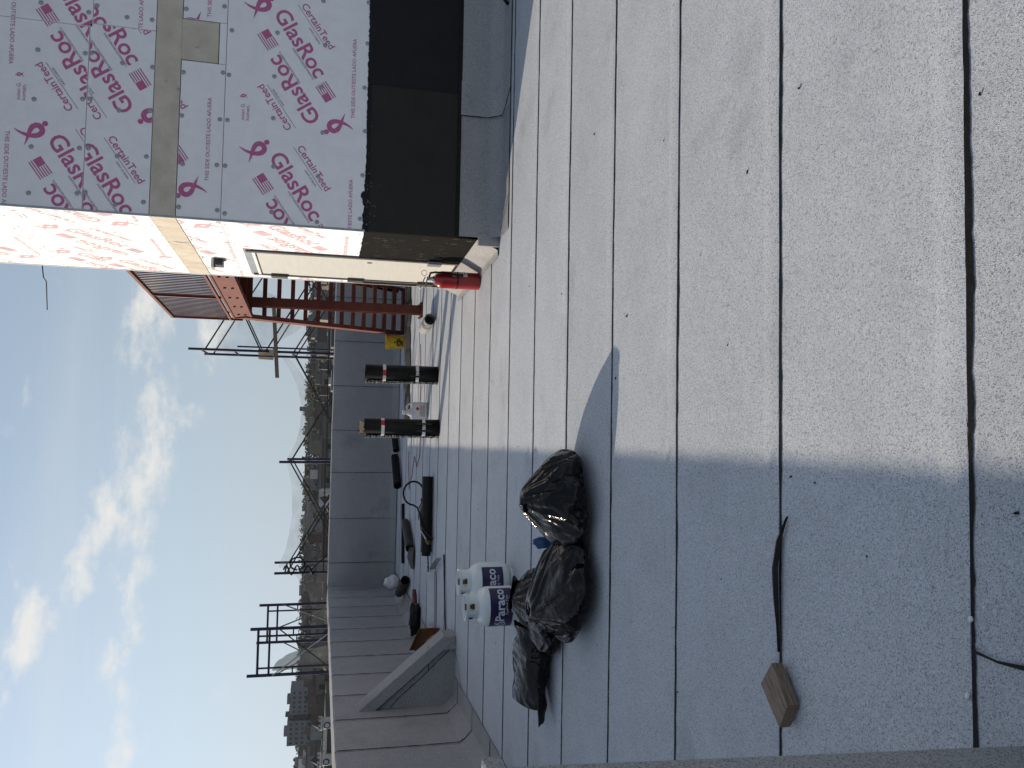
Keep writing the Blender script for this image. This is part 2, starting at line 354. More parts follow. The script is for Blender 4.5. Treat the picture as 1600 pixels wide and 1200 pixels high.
def unit(a, b, second=False):                                  # one repeat of the sheathing print; offsets measured from the first word
    D = []; A, B = R(215), R(35); BAR = ([(-.5, -.004), (.5, -.004), (.5, .004), (-.5, .004)], [(0, 1, 2, 3)])
    def P(nm, ink, vf, w, an, dx, dy): D.append((nm, ink, vf, w, an, a - dy * PX, b - dx * PX))
    big_, mid_, sf_, sg_ = text2d('GlasRoc', .016), text2d('CertainTeed', .012), text2d('SHEATHING/REVESTIMIENTO'), text2d('SAINT-GOBAIN')
    P('printed_word', 'print', big_, .675, A, 0, 0); P('printed_word', 'print', big_, .675, B, -9, 75)
    P('printed_word', 'print', mid_, .46, A, 25, -30); P('printed_word', 'print', mid_, .46, B, -36, 105)
    P('printed_rule', 'ink_grey', BAR, .46, A, 16, -28); P('printed_rule', 'ink_grey', BAR, .46, B, -26, 102)
    P('printed_word', 'ink_grey', sg_, .17, A, 20, -14); P('printed_word', 'ink_grey', sg_, .17, B, -31, 89)
    P('printed_word', 'ink_grey', sf_, .33, A, 4, 32); P('printed_word', 'ink_grey', sf_, .33, B, -16, 40)
    P('printed_flag', 'print', FLAG, .17, A, -49, 1); P('printed_flag', 'print', FLAG, .17, B, 39, 72)
    for rb_ in (RIB, RIB2):
        P('printed_ribbon', 'print', rb_, .27, R(-133), -60, -52); P('printed_ribbon', 'print', rb_, .27, R(43), 57, 124); P('printed_ribbon', 'print', rb_, .07, R(20), -81, 92)
    P('printed_word', 'print', text2d('susan G.'), .15, 0, -82, 116); P('printed_word', 'print', text2d('komen.'), .14, 0, -75, 117)
    side_ = text2d('THIS SIDE OUT/ESTE LADO AFUERA', .006)
    P('printed_line', 'print', side_, .75, 0, 81, 46); 
    if second: P('printed_line', 'print', side_, .75, R(180), -93, 15)
    return D

# ================================================================== SETTING
ROOF_Z = 0.0
GROUND = -14.0
def wob(x, y): return .006 * nz1(x * .35, y * .35, 3) + .002 * nz1(x * 1.3, y * 1.3, 8)
# own building below, with the roof deck on it
roof = MB().box(-3.75, 9.0, -4.0, 17.8, GROUND, -.03).build('roof', 'concrete'); tag(roof, kind='structure')
SP, Y0S = .8615, 1.708
NX = 110
XL, XR = -3.45, 8.0
def sheet_edge(k, x): return Y0S + SP * k + .007 * nz1(x * .7, k * 7.3) + .003 * nz1(x * 3.1, k * 3.7) + .0015 * nz1(x * 14, k * 5.1)
for k in range(-4, 19):
    prof = [(0, .006), (.02, .0072), (.080, .0082), (.098, .0040), (.115, .003), (.40, .003), (.66, .003), (SP + .05, .0005)]
    rows = []
    xs = [XL + (XR - XL) * i / NX for i in range(NX + 1)]
    ed = [sheet_edge(k, x) for x in xs]
    rows.append([(x, e, wob(x, e) + .0002) for x, e in zip(xs, ed)])
    for dy, z in prof:
        rows.append([(x, e + dy, wob(x, e + dy) + z + (.0012 * abs(nz1(x * 2, k * 3.)) if dy < .03 else 0)) for x, e in zip(xs, ed)])
    o = MB().sheet(rows).build('roof_sheet', 'membrane', roof, smooth=True)
    # black bitumen squeezed out along the lap
    NB = 420; r1 = []; r2 = []
    for i in range(NB + 1):
        x = XL + (XR - XL) * i / NB; e = sheet_edge(k, x)
        w = max(.004, .0085 + .006 * nz1(x * 1.1, k * 9.1) + .0045 * nz1(x * 9, k * 2.2) + .003 * nz1(x * 31, k * 4.2))
        w *= 1.8 if k == 0 else 1.25
        r1.append((x, e - w, wob(x, e - w) + .0042)); r2.append((x, e + .002, wob(x, e) + .0064))
    MB().sheet([r1, r2]).build('bitumen_seam', 'bitumen', o)
# an end lap on the nearest sheet
def bleed(pts, w, name, parent, zoff=.0105, m='bitumen', seed=0):
    a = []; b = []; L = []
    for i in range(len(pts) - 1):
        p, q = Vector(pts[i]), Vector(pts[i + 1]); n = max(2, int((q - p).length / .012))
        for j in range(n): L.append(p.lerp(q, j / n))
    L.append(Vector(pts[-1])); 
    for i, p in enumerate(L):
        d = (L[min(i + 1, len(L) - 1)] - L[max(i - 1, 0)]).normalized(); n = Vector((-d.y, d.x, 0)); s = i * .11 + seed
        ww = w * (1 + .7 * nz1(s, 1, seed)); off = n * (w * .7 * nz1(s * .6, 5, seed))
        z = wob(p.x, p.y) + zoff if p.z == 0 else p.z
        a.append(((p + n * ww / 2 + off).x, (p + n * ww / 2 + off).y, z)); b.append(((p - n * ww / 2 + off).x, (p - n * ww / 2 + off).y, z))
    return MB().sheet([a, b]).build(name, m, parent)
bleed([(-.545, 1.700, 0), (-.55, 1.62, 0), (-.54, 1.52, 0), (-.545, 1.2, 0), (-.54, .87, 0)], .009, 'end_lap_seam', roof, seed=3)
bleed([(-3.31, 7.55, 0), (-2.98, 8.14, 0), (-2.98, 8.92, 0), (-2.76, 9.18, 0), (-2.60, 9.75, 0)], .010, 'end_lap_seam', roof, seed=9)
bleed([(-2.55, 9.3, 0), (-2.52, 9.62, 0), (-2.56, 9.9, 0), (-2.9, 10.8, 0)], .009, 'end_lap_seam', roof, seed=19)

# ------------------------------------------------------------------ parapets clad in bent membrane sheets
PZ = 1.385
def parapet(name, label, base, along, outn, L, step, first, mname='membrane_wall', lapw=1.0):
    """base: point at the inner face foot, along: unit vector of the run, outn: unit vector into the wall"""
    root = thing(name, base, label, 'parapet')
    base = Vector(base); along = Vector(along); outn = Vector(outn); seed = base.x * 3 + base.y
    core = MB().obox(base + along * L / 2 + outn * .19 + Vector((0, 0, (PZ - .02) / 2)), along, outn, Vector((0, 0, 1)), L / 2, .16, (PZ - .02) / 2)
    core.build('wall_core', 'concrete', root)
    prof = [(-.34, .012), (-.13, .013), (-.115, .018), (-.012, .115), (0, .14), (0.004, .5), (.002, .9), (0, PZ - .03), (.02, PZ - .004), (.36, PZ + .004), (.372, PZ - .05)]
    s = first; n = 0; cuts = [0.0]
    while s < L - .05: cuts.append(s); s += step * (1 + .10 * nz1(s * 3.1, seed))
    cuts.append(L)
    for i in range(len(cuts) - 1):
        a, b = cuts[i], cuts[i + 1] + (.06 if i < len(cuts) - 2 else 0)
        rows = []
        for d, z in prof:
            row = []
            for j in range(9):
                t = a + (b - a) * j / 8; bul = .006 * nz1(t * 1.7, z * 2.2, seed) + (.004 if j == 0 else 0)
                wave = .006 * nz1(t * 1.4, seed, 4) if z > PZ - .06 else 0
                p = base + along * t + outn * (d - bul * (1 if z > .1 else .0) - .0035 * (1 - j / 8)); row.append((p.x, p.y, z + wave + .003 * (1 - j / 8)))
            rows.append(row)
        sh = MB().sheet(rows).build('flashing_sheet', mname, root, smooth=True)
        if i:                                     # dark lap line following the fold
            r1 = []; r2 = []
            for q in range(len(prof) - 2):
                (d0, z0), (d1, z1) = prof[q], prof[q + 1]
                for e in range(8):
                    f = e / 8; d, z = d0 + (d1 - d0) * f, z0 + (z1 - z0) * f; ww = lapw * max(.001, .0045 + .004 * nz1(z * 9, d * 9, seed + i * 3)); wv = .010 * nz1(z * 2.1, i * 2.2, seed)
                    wave = .006 * nz1(a * 1.4, seed, 4) if z > PZ - .06 else 0
                    for rr, off in ((r1, -ww), (r2, ww * .6)):
                        p = base + along * (a + off + 0 * wv) + outn * (d - (.0165 if z > .1 else 0)); rr.append((p.x, p.y, z + wave + .0075))
            MB().sheet([r1, r2]).build('bitumen_seam', 'bitumen', sh)
    return root
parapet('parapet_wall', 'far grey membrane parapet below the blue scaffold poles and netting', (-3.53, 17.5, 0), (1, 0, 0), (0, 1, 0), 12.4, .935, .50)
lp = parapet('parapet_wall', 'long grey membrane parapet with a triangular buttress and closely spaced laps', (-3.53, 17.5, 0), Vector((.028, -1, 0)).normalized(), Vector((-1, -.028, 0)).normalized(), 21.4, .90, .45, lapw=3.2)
# sloping edge strips where the flashing ends on the roof
bleed([(-3.10, 17.16, 0), (-1, 17.15, 0), (2.5, 17.15, 0), (6, 17.15, 0)], .012, 'flashing_edge_seam', roof, zoff=.014, seed=4)
bleed([(-3.18, 17.1, 0), (-3.05, 12, 0), (-2.98, 9.9, 0)], .010, 'flashing_edge_seam', roof, zoff=.014, seed=6)

# triangular buttress
bt = thing('parapet_buttress', (-3.0, 9.5, 0), 'sloping triangular buttress clad in grey membrane against the long parapet', 'buttress')
tri = [(-3.455, 1.06), (-2.60, .04), (-2.60, .0), (-3.455, .0)]
m = MB(); m.add([(x, 9.42, z) for x, z in tri] + [(x, 9.62, z) for x, z in tri], [(0, 1, 2, 3)[::-1], (4, 5, 6, 7), (0, 1, 5, 4), (1, 2, 6, 5), (2, 3, 7, 6), (3, 0, 4, 7)])
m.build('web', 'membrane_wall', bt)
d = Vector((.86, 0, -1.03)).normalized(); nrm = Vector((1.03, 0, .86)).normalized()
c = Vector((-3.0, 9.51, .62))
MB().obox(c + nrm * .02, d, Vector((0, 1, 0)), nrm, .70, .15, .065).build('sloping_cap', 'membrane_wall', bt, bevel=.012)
MB().box(-2.66, -2.50, 9.37, 9.67, .0, .16).build('foot', 'membrane_wall', bt, bevel=.012)
def seg_strip(pts, w, nvec, name, parent, m='bitumen', seed=0):
    a = []; b = []; nvec = Vector(nvec)
    L = []
    for i in range(len(pts) - 1):
        p, q = Vector(pts[i]), Vector(pts[i + 1]); n = max(2, int((q - p).length / .02)); L += [p.lerp(q, j / n) for j in range(n)]
    L.append(Vector(pts[-1]))
    for i, p in enumerate(L):
        dd = (L[min(i + 1, len(L) - 1)] - L[max(i - 1, 0)]).normalized(); s_ = dd.cross(nvec).normalized(); ww = w * (1 + .6 * nz1(i * .3, seed))
        a.append(p + s_ * ww / 2); b.append(p - s_ * ww / 2)
    return MB().sheet([a, b]).build(name, m, parent)
seg_strip([(-3.43, 9.415, .86), (-3.2, 9.415, .66), (-2.98, 9.415, .40), (-2.62, 9.415, .02)], .008, (0, -1, 0), 'lap_seam', bt, seed=2)
seg_strip([(-2.90, 9.414, .31), (-2.62, 9.414, .32)], .007, (0, -1, 0), 'lap_seam', bt, seed=5)

# membrane-clad pier whose edge closes the view beside the camera
pier = thing('clad_pier', (-1.3, 1.0, 0), 'membrane clad pier beside the weathered wood block', 'pier')
m = MB(); m.add([(-1.9, .5, 0), (-.692, .5, 0), (-.692, 1.5, 0), (-1.9, 1.5, 0), (-1.9, .5, 1.25), (-.642, .5, 1.25), (-.642, 1.5, 1.25), (-1.9, 1.5, 1.25)],
      [(0, 3, 2, 1), (4, 5, 6, 7), (0, 1, 5, 4), (1, 2, 6, 5), (2, 3, 7, 6), (3, 0, 4, 7)])
m.build('shaft', 'membrane_wall', pier, bevel=.02)
MB().box(-1.92, -.63, .48, 1.515, 1.25, 1.29).build('cap', 'membrane_wall', pier, bevel=.01)

# ================================================================== PENTHOUSE
CX, CY = 1.735, 7.4
PTOP = 5.7
SK = -.04                                        # the side face is not quite square to the front
def side_x(y): return CX + SK * (y - CY)
YE = 9.70
pent = thing('rooftop_bulkhead', (3.6, 8.6, 0), 'rooftop bulkhead sheathed in white boards with pink printed lettering over a black base', 'building')
m = MB(); m.add([(CX + .02, CY + .02, 0), (7.5, CY + .02, 0), (7.5, YE - .02, 0), (side_x(YE) + .03, YE - .02, 0), (CX + .02, CY + .02, PTOP), (7.5, CY + .02, PTOP), (7.5, YE - .02, PTOP), (side_x(YE) + .03, YE - .02, PTOP)],
      [(0, 3, 2, 1), (4, 5, 6, 7), (0, 1, 5, 4), (1, 2, 6, 5), (2, 3, 7, 6), (3, 0, 4, 7)])
m.build('wall_core', 'gap', pent)
screw_me = MB().lathe([(.021, 0), (.020, .0025), (.010, .004), (.006, .0015)], n=12).build('screw', 'screw')
screw_src = screw_me.data; bpy.data.objects.remove(screw_me)
def front(a, b, h=0): return (a, CY - h, b)
def side(a, b, h=0): y = -a; return (side_x(y) - h, y, b)
ROTF = (R(90), 0, 0)
def panel(face, a0, a1, b0, b1, units, sunlit=False, name='sheathing_panel', screws=True, g=.0025):
    fn = front if face == 'f' else side
    a0 += g; a1 -= g; b0 += g; b1 -= g
    P = [fn(a0, b0), fn(a1, b0), fn(a1, b1), fn(a0, b1)]; Q = [fn(a0, b0, -.018), fn(a1, b0, -.018), fn(a1, b1, -.018), fn(a0, b1, -.018)]
    o = MB().add(P + Q, [(0, 1, 2, 3), (0, 4, 5, 1), (1, 5, 6, 2), (2, 6, 7, 3), (3, 7, 4, 0)]).build(name, 'sheathing', pent)
    decals = []
    for ua, ub, *fl_ in units:
        for k in range(-3, 4):
            aa = ua + k * 1.32
            if a0 - 1.1 < aa < a1 + 1.1: decals += unit(aa, ub, bool(fl_))
    for nm, ink, vf, w, an, a, b in decals:
        if a < a0 - w or a > a1 + w or b < b0 - w or b > b1 + w: continue
        p = Print(); p.put(vf, w, an, a, b); p.clip(a0 + .003, a1 - .003, b0 + .003, b1 - .003)
        if p.f: MB().add([fn(x, y, .0024 if vf is RIB2 else .0015) for x, y in p.v], p.f).build(nm, 'print_sunlit' if sunlit else ink, o)
    if screws:
        pts = []
        for yb in [b0 + .03, b1 - .03] + [b0 + (b1 - b0) * f for f in ((.33, .66) if b1 - b0 > .8 else (.5,) if b1 - b0 > .5 else ())]:
            a = a0 + .06 + rnd.random() * .1
            while a < a1 - .03:
                pts.append((a + rnd.uniform(-.02, .02), yb + rnd.uniform(-.015, .015))); a += .41 if face == 'f' else .36
        for a, b in pts:
            s_ = bpy.data.objects.new('screw', screw_src); col.objects.link(s_); s_.location = fn(a, b, .0005)
            s_.rotation_euler = ROTF if face == 'f' else (R(90), 0, R(-90)); s_.scale = (1, 1, 1) if face == 'f' else (.45, .45, 1); s_.parent = o
    return o
XE = 6.4
LOW = [(3.42, 1.885)]; U1 = [(2.03, 3.456)]; U2 = [(2.08, 3.683, 1)]; M1 = [(2.725, 3.13)]; M2 = [(4.20, 3.16)]; U3 = [(3.65, 3.72, 1)]
panel('f', CX, XE, 1.27, 2.525, LOW)
panel('f', CX, 3.14, 2.525, 2.896, M1)
panel('f', 3.14, 3.515, 2.525, 2.588, M1, screws=False)
panel('f', 3.515, XE, 2.525, 2.896, M2)
panel('f', CX, 3.37, 3.112, 3.64, U1)
panel('f', CX, 3.34, 3.64, 4.86, U2)
panel('f', 3.37, XE, 3.112, 3.62, U3); panel('f', 3.34, XE, 3.62, 4.84, U2)
panel('f', CX, XE, 4.86, 5.68, U1)
MB().add(*[[front(CX - .004, 2.90, .004), front(XE, 2.90, .004), front(XE, 3.108, .004), front(CX - .004, 3.108, .004), front(CX, 2.90, -.02), front(XE, 2.90, -.02), front(XE, 3.108, -.02), front(CX, 3.108, -.02)],
     [(0, 1, 2, 3), (0, 4, 5, 1), (3, 2, 6, 7)]]).build('concrete_band', 'concrete', pent)
MB().box(3.145, 3.508, CY - .006, CY + .02, 2.592, 2.899).build('concrete_block', 'concrete', pent, bevel=.004)
# side face (a = -y)
YD0, YD1 = 8.38, 9.50
SL = [(-7.73, 1.90)]; SU = [(-8.32, 3.73)]; SM = [(-8.2, 3.02)]
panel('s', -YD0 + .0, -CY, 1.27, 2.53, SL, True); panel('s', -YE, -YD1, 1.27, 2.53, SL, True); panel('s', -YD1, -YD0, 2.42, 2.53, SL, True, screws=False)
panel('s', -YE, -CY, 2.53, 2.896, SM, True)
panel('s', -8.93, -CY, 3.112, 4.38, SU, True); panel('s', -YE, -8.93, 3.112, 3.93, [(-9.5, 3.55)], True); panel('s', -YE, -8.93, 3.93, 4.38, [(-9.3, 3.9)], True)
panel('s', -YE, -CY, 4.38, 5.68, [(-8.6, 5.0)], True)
MB().add([side(-YE, 2.90, .004), side(-CY, 2.90, .004), side(-CY, 3.108, .004), side(-YE, 3.108, .004), side(-YE, 2.90, -.02), side(-YE, 3.108, -.02), side(-CY, 2.90, -.02), side(-CY, 3.108, -.02)],
     [(0, 1, 2, 3), (0, 3, 5, 4), (3, 2, 7, 5), (0, 4, 6, 1)]).build('concrete_band', 'concrete', pent)
# corner bead
MB().box(CX - .006, CX + .012, CY - .006, CY + .012, 1.27, 5.68).build('corner_bead', 'grey_metal', pent)
# black waterproofing with a ragged brushed top edge, front
rows = [[], [], []]; n = 900
for i in range(n + 1):
    x = CX - .004 + (XE - CX) * i / n; e = 1.278 + .012 * nz1(x * 2.2, 3) + .012 * nz1(x * 22, 1) + .008 * nz1(x * 70, 7) + (.03 if x < 2.1 else 0) * (.5 + nz1(x * 9, 4))
    rows[0].append(front(x, .30, .006)); rows[1].append(front(x, 1.23, .006)); rows[2].append(front(x, e, .004))
bc = MB().sheet(rows).build('waterproofing_coat', 'black_coat', pent)
for x0, x1, z0, z1 in ((3.11, 3.118, .42, 1.262),): MB().box(x0, x1, CY - .012, CY - .004, z0, z1).build('lap_ridge', 'bitumen', bc)
MB().box(CX - .003, 3.11, CY - .0105, CY - .003, .425, 1.235).build('waterproofing_sheet', 'black_felt', bc)
m = MB(); rr_ = random.Random(5)
for i in range(34):                                # flecks of white board showing through near the corner
    x = CX + abs(rr_.gauss(0, .35)); z = 1.262 - abs(rr_.gauss(0, .035)); s_ = rr_.uniform(.0012, .004); m.add([front(x - s_, z, .0115), front(x + s_, z - s_ * .4, .0115), front(x + s_ * .3, z + s_, .0115)], [(0, 1, 2)])
m.build('fleck_scatter', 'label_white', bc)['kind'] = 'stuff'
# side black
rows = [[], [], []]
for i in range(201):
    y = CY + (YD0 - CY) * i / 200; e = 1.275 + .012 * nz1(y * 8, 3) + .008 * nz1(y * 60, 7)
    rows[0].append(side(-y, .12, .006)); rows[1].append(side(-y, 1.23, .006)); rows[2].append(side(-y, e, .004))
MB().sheet(rows).build('waterproofing_coat', 'black_brushed', pent)
MB().add([side(-YE, .12, .006), side(-YD1, .12, .006), side(-YD1, 1.28, .006), side(-YE, 1.28, .006)], [(0, 1, 2, 3)]).build('waterproofing_coat', 'black_brushed', pent)
# base flashing, front: grey membrane upstand and cant, in two sheets
for (x0, x1, lift_) in ((CX + .012, 2.93, .0), (2.90, XE, .004)):
    prof = [(-.42, .013), (-.13, .014), (-.115, .02), (-.022, .11), (-.016, .14), (-.016, .40)]
    rows = []
    for dpt, z in prof: rows.append([(x0 + (x1 - x0) * j / 12, CY + dpt - lift_ - .004 * nz1(j * .7, z * 3), z + (lift_ if z < .1 else 0) + .004 * nz1(j * .9, 2)) for j in range(13)])
    MB().sheet(rows).build('base_flashing', 'membrane_wall', pent, smooth=True)
MB().box(CX + .0, XE, CY - .021, CY - .012, .395, .432).build('termination_strip', 'bitumen', pent)
seg_strip([(2.903, CY - .026, .40), (2.903, CY - .03, .14), (2.903, CY - .125, .03), (2.93, CY - .22, .022), (3.06, CY - .44, .02)], .009, (0, -.7, .7), 'lap_seam', pent, seed=8)
bleed([(1.78, 6.985, 0), (2.6, 6.98, 0), (4, 6.98, 0), (6.3, 6.98, 0)], .010, 'flashing_edge_seam', roof, zoff=.014, seed=14)
seg_strip([(1.80, 7.28, .02), (1.92, 7.14, .02), (2.06, 6.99, .02)], .008, (0, 0, 1), 'lap_seam', pent, seed=18)
# base flashing, side: pale curb
for y0, y1, lf in ((CY - .01, 7.72, .004), (7.70, YE, 0)):
    rows = []
    for ox, z in ((-.16, .012), (-.10, .014), (-.088, .02), (-.012, .19), (-.008, .215)):
        rows.append([(side_x(y0 + (y1 - y0) * j / 8) + ox - lf, y0 + (y1 - y0) * j / 8, z + lf) for j in range(9)])
    MB().sheet([r[::-1] for r in rows]).build('base_flashing', 'membrane_wall', pent, smooth=True)
MB().box(CX - .07, CX + .05, CY - .034, CY + .03, .0, .21).build('corner_flashing', 'membrane_wall', pent, bevel=.015)
# door
dr = MB().add([side(-YD1 + .07, .25, .012), side(-YD0 - .07, .25, .012), side(-YD0 - .07, 2.30, .012), side(-YD1 + .07, 2.30, .012), side(-YD1 + .07, .25, -.03), side(-YD0 - .07, .25, -.03), side(-YD0 - .07, 2.30, -.03), side(-YD1 + .07, 2.30, -.03)],
     [(0, 1, 2, 3), (0, 4, 5, 1), (1, 5, 6, 2), (2, 6, 7, 3), (3, 7, 4, 0)]).build('door', 'door_paint', pent); dr['label'] = 'cream painted steel door with dark hinges'
fr = MB()
def sbox(mb, ya, yb, za, zb, h0, h1):
    P = [side(-yb, za, h1), side(-ya, za, h1), side(-ya, zb, h1), side(-yb, zb, h1), side(-yb, za, h0), side(-ya, za, h0), side(-ya, zb, h0), side(-yb, zb, h0)]
    mb.add(P, [(0, 1, 2, 3), (0, 4, 5, 1), (1, 5, 6, 2), (2, 6, 7, 3), (3, 7, 4, 0), (4, 7, 6, 5)]); return mb
sbox(MB(), YD0, YD0 + .055, .22, 2.40, -.02, .02).build('door_frame', 'dark_frame', pent)
sbox(MB(), YD1 - .055, YD1, .22, 2.40, -.02, .02).build('door_frame', 'dark_frame', pent)
sbox(MB(), YD0 + .055, YD1 - .055, 2.315, 2.345, -.02, .02).build('door_frame', 'label_white', pent)
sbox(MB(), YD0 - .02, YD1 + .02, 2.345, 2.425, -.015, .008).build('head_flashing', 'grey_metal', pent)
for z in (2.12, 1.27, .46): sbox(MB(), YD1 - .10, YD1 + .0, z - .09, z + .09, .0125, .045).build('hinge', 'dark_frame', dr)
sbox(MB(), YD0 - .06, YD0 + .05, .42, .56, .022, .05).build('strike_bracket', 'grey_metal', dr)
sbox(MB(), YD0 + .19, YD0 + .225, 1.13, 1.18, .0125, .016).build('lock_hole', 'gap', dr)
lb = sbox(MB(), 8.86, 8.99, 2.67, 2.76, .0, .07).build('wall_box', 'steel_dark', pent)
sbox(MB(), 8.86, 8.99, 2.76, 2.785, .0, .10).build('wall_box_hood', 'galv', lb)
sbox(MB(), YE - .005, YE + .01, .2, 5.68, -.03, .006).build('corner_bead', 'label_white', pent)
rod = tag(MB().tube([(1.70, 9.72, 4.66), (1.52, 9.80, 4.66), (1.49, 9.9, 4.66), (1.22, 10.3, 4.76)], .006, 6).build('bent_rod', 'steel_dark'), 'thin bent steel rod sticking out of the white boarding', 'rod')

# ================================================================== STAIR
st = thing('steel_stair', (2.2, 14.8, 0), 'open riser steel stair in red oxide primer with a railed landing', 'staircase')
LZ = 2.98
def sx_(y): return 1.60 - .050 * (y - 13.5) if y < 13.5 else 1.60 + .06 * (y - 13.5)
YT, YB = 13.45, 16.75
for side_off in (0.0, .95):
    a = Vector((sx_(YT) + side_off, YT, LZ - .05)); b = Vector((sx_(YB) + side_off, YB, .02)); dv = (b - a).normalized(); sd = Vector((1, 0, 0)); u_ = sd.cross(dv).normalized()
    m = MB(); m.obox((a + b) / 2, dv, sd, u_, (b - a).length / 2, .006, .13)
    for sg in (1, -1): m.obox((a + b) / 2 + u_ * (.127 * sg) + sd * (.03 if side_off == 0 else -.03), dv, sd, u_, (b - a).length / 2, .032, .006)
    m.build('stringer', 'primer', st)
NT = 14
tm = MB()
for i in range(NT):
    f = (i + .6) / NT; y = YT + (YB - YT) * f; z = LZ * (1 - f); x = sx_(y)
    tm = MB().box(x + .012, x + .938, y - .13, y + .13, z - .05, z - .035); tm.box(x + .012, x + .938, y - .135, y - .13, z - .10, z - .03); tm.box(x + .012, x + .938, y + .13, y + .135, z - .07, z - .03)
    tm.build('tread', 'primer', st)
# column with base plate
m = MB(); m.box(1.80, 1.95, 13.43, 13.445, .02, 2.84); m.box(1.80, 1.95, 13.575, 13.59, .02, 2.84); m.box(1.868, 1.882, 13.445, 13.575, .02, 2.84); m.build('column', 'primer', st)
bp = MB().box(1.74, 2.0, 13.37, 13.65, .008, .028).build('base_plate', 'primer', st)
for bx_, by_ in ((1.76, 13.4), (1.98, 13.4), (1.76, 13.62), (1.98, 13.62)): MB().lathe([(.014, 0), (.014, .03)], (bx_, by_, .028), 6).build('bolt', 'steel_dark', bp)
# landing: channel beams with bolts, deck, railing
def lx(y): return 1.60 - .063 * (y - 13.5)
YN = 10.3
for off in (.02, 1.0):
    m = MB(); A_ = Vector((lx(YN) + off, YN, 2.88)); B_ = Vector((lx(13.62) + off, 13.62, 2.88)); dv = (B_ - A_).normalized(); sd = dv.cross(Vector((0, 0, 1))).normalized(); zv = Vector((0, 0, 1))
    m.obox((A_ + B_) / 2, dv, sd, zv, (B_ - A_).length / 2, .006, .125)
    for sg in (1, -1): m.obox((A_ + B_) / 2 + zv * (.131 * sg) + sd * (.035 if off < .5 else -.035), dv, sd, zv, (B_ - A_).length / 2, .041, .006)
    bm_ = m.build('channel_beam', 'primer', st)
    if off < .5:
        for k in range(5):
            for dz in (-.05, .05):
                p = A_.lerp(B_, .12 + k * .19) - sd * .006 + zv * dz; MB().tube([p, p - sd * .02], .02, 6).build('bolt', 'dark_frame', bm_)
for yy in (10.4, 11.5, 12.6, 13.55):
    MB().box(lx(yy) + .03, lx(yy) + .99, yy - .04, yy + .04, 2.76, 2.98).build('cross_beam', 'primer', st)
MB().add([(lx(YN), YN, 3.015), (lx(YN) + 1.05, YN, 3.015), (lx(13.6) + 1.05, 13.6, 3.015), (lx(13.6), 13.6, 3.015), (lx(YN), YN, 3.045), (lx(YN) + 1.05, YN, 3.045), (lx(13.6) + 1.05, 13.6, 3.045), (lx(13.6), 13.6, 3.045)],
     [(0, 3, 2, 1), (4, 5, 6, 7), (0, 1, 5, 4), (1, 2, 6, 5), (2, 3, 7, 6), (3, 0, 4, 7)]).build('deck_plate', 'primer', st)
rl = MB().bar((lx(YN), YN, 3.96), (lx(13.62), 13.62, 3.96), .045, .04).build('top_rail', 'primer', st)
rb = MB().bar((lx(YN), YN, 3.085), (lx(13.62), 13.62, 3.085), .04, .03).build('bottom_rail', 'primer', st)
for y in (10.35, 11.95, 13.6): MB().box(lx(y) - .02, lx(y) + .02, y - .02, y + .02, 3.046 if y < 13.5 else 2.9, 3.94).build('rail_post', 'primer', st)
pk = MB().box(-.007, .007, -.007, .007, 0, .84).build('picket', 'primer'); pkd = pk.data; bpy.data.objects.remove(pk)
y = YN + .06
while y < 13.58:
    o = bpy.data.objects.new('picket', pkd); col.objects.link(o); o.location = (lx(y), y, 3.10); attach(o, st); y += .098
# far-side railing of the landing
MB().bar((lx(YN) + 1.03, YN, 3.96), (lx(13.62) + 1.03, 13.62, 3.96), .045, .04).build('top_rail', 'primer', st)
y = YN + .06
while y < 13.58:
    o = bpy.data.objects.new('picket', pkd); col.objects.link(o); o.location = (lx(y) + 1.03, y, 3.10); attach(o, st); y += .098

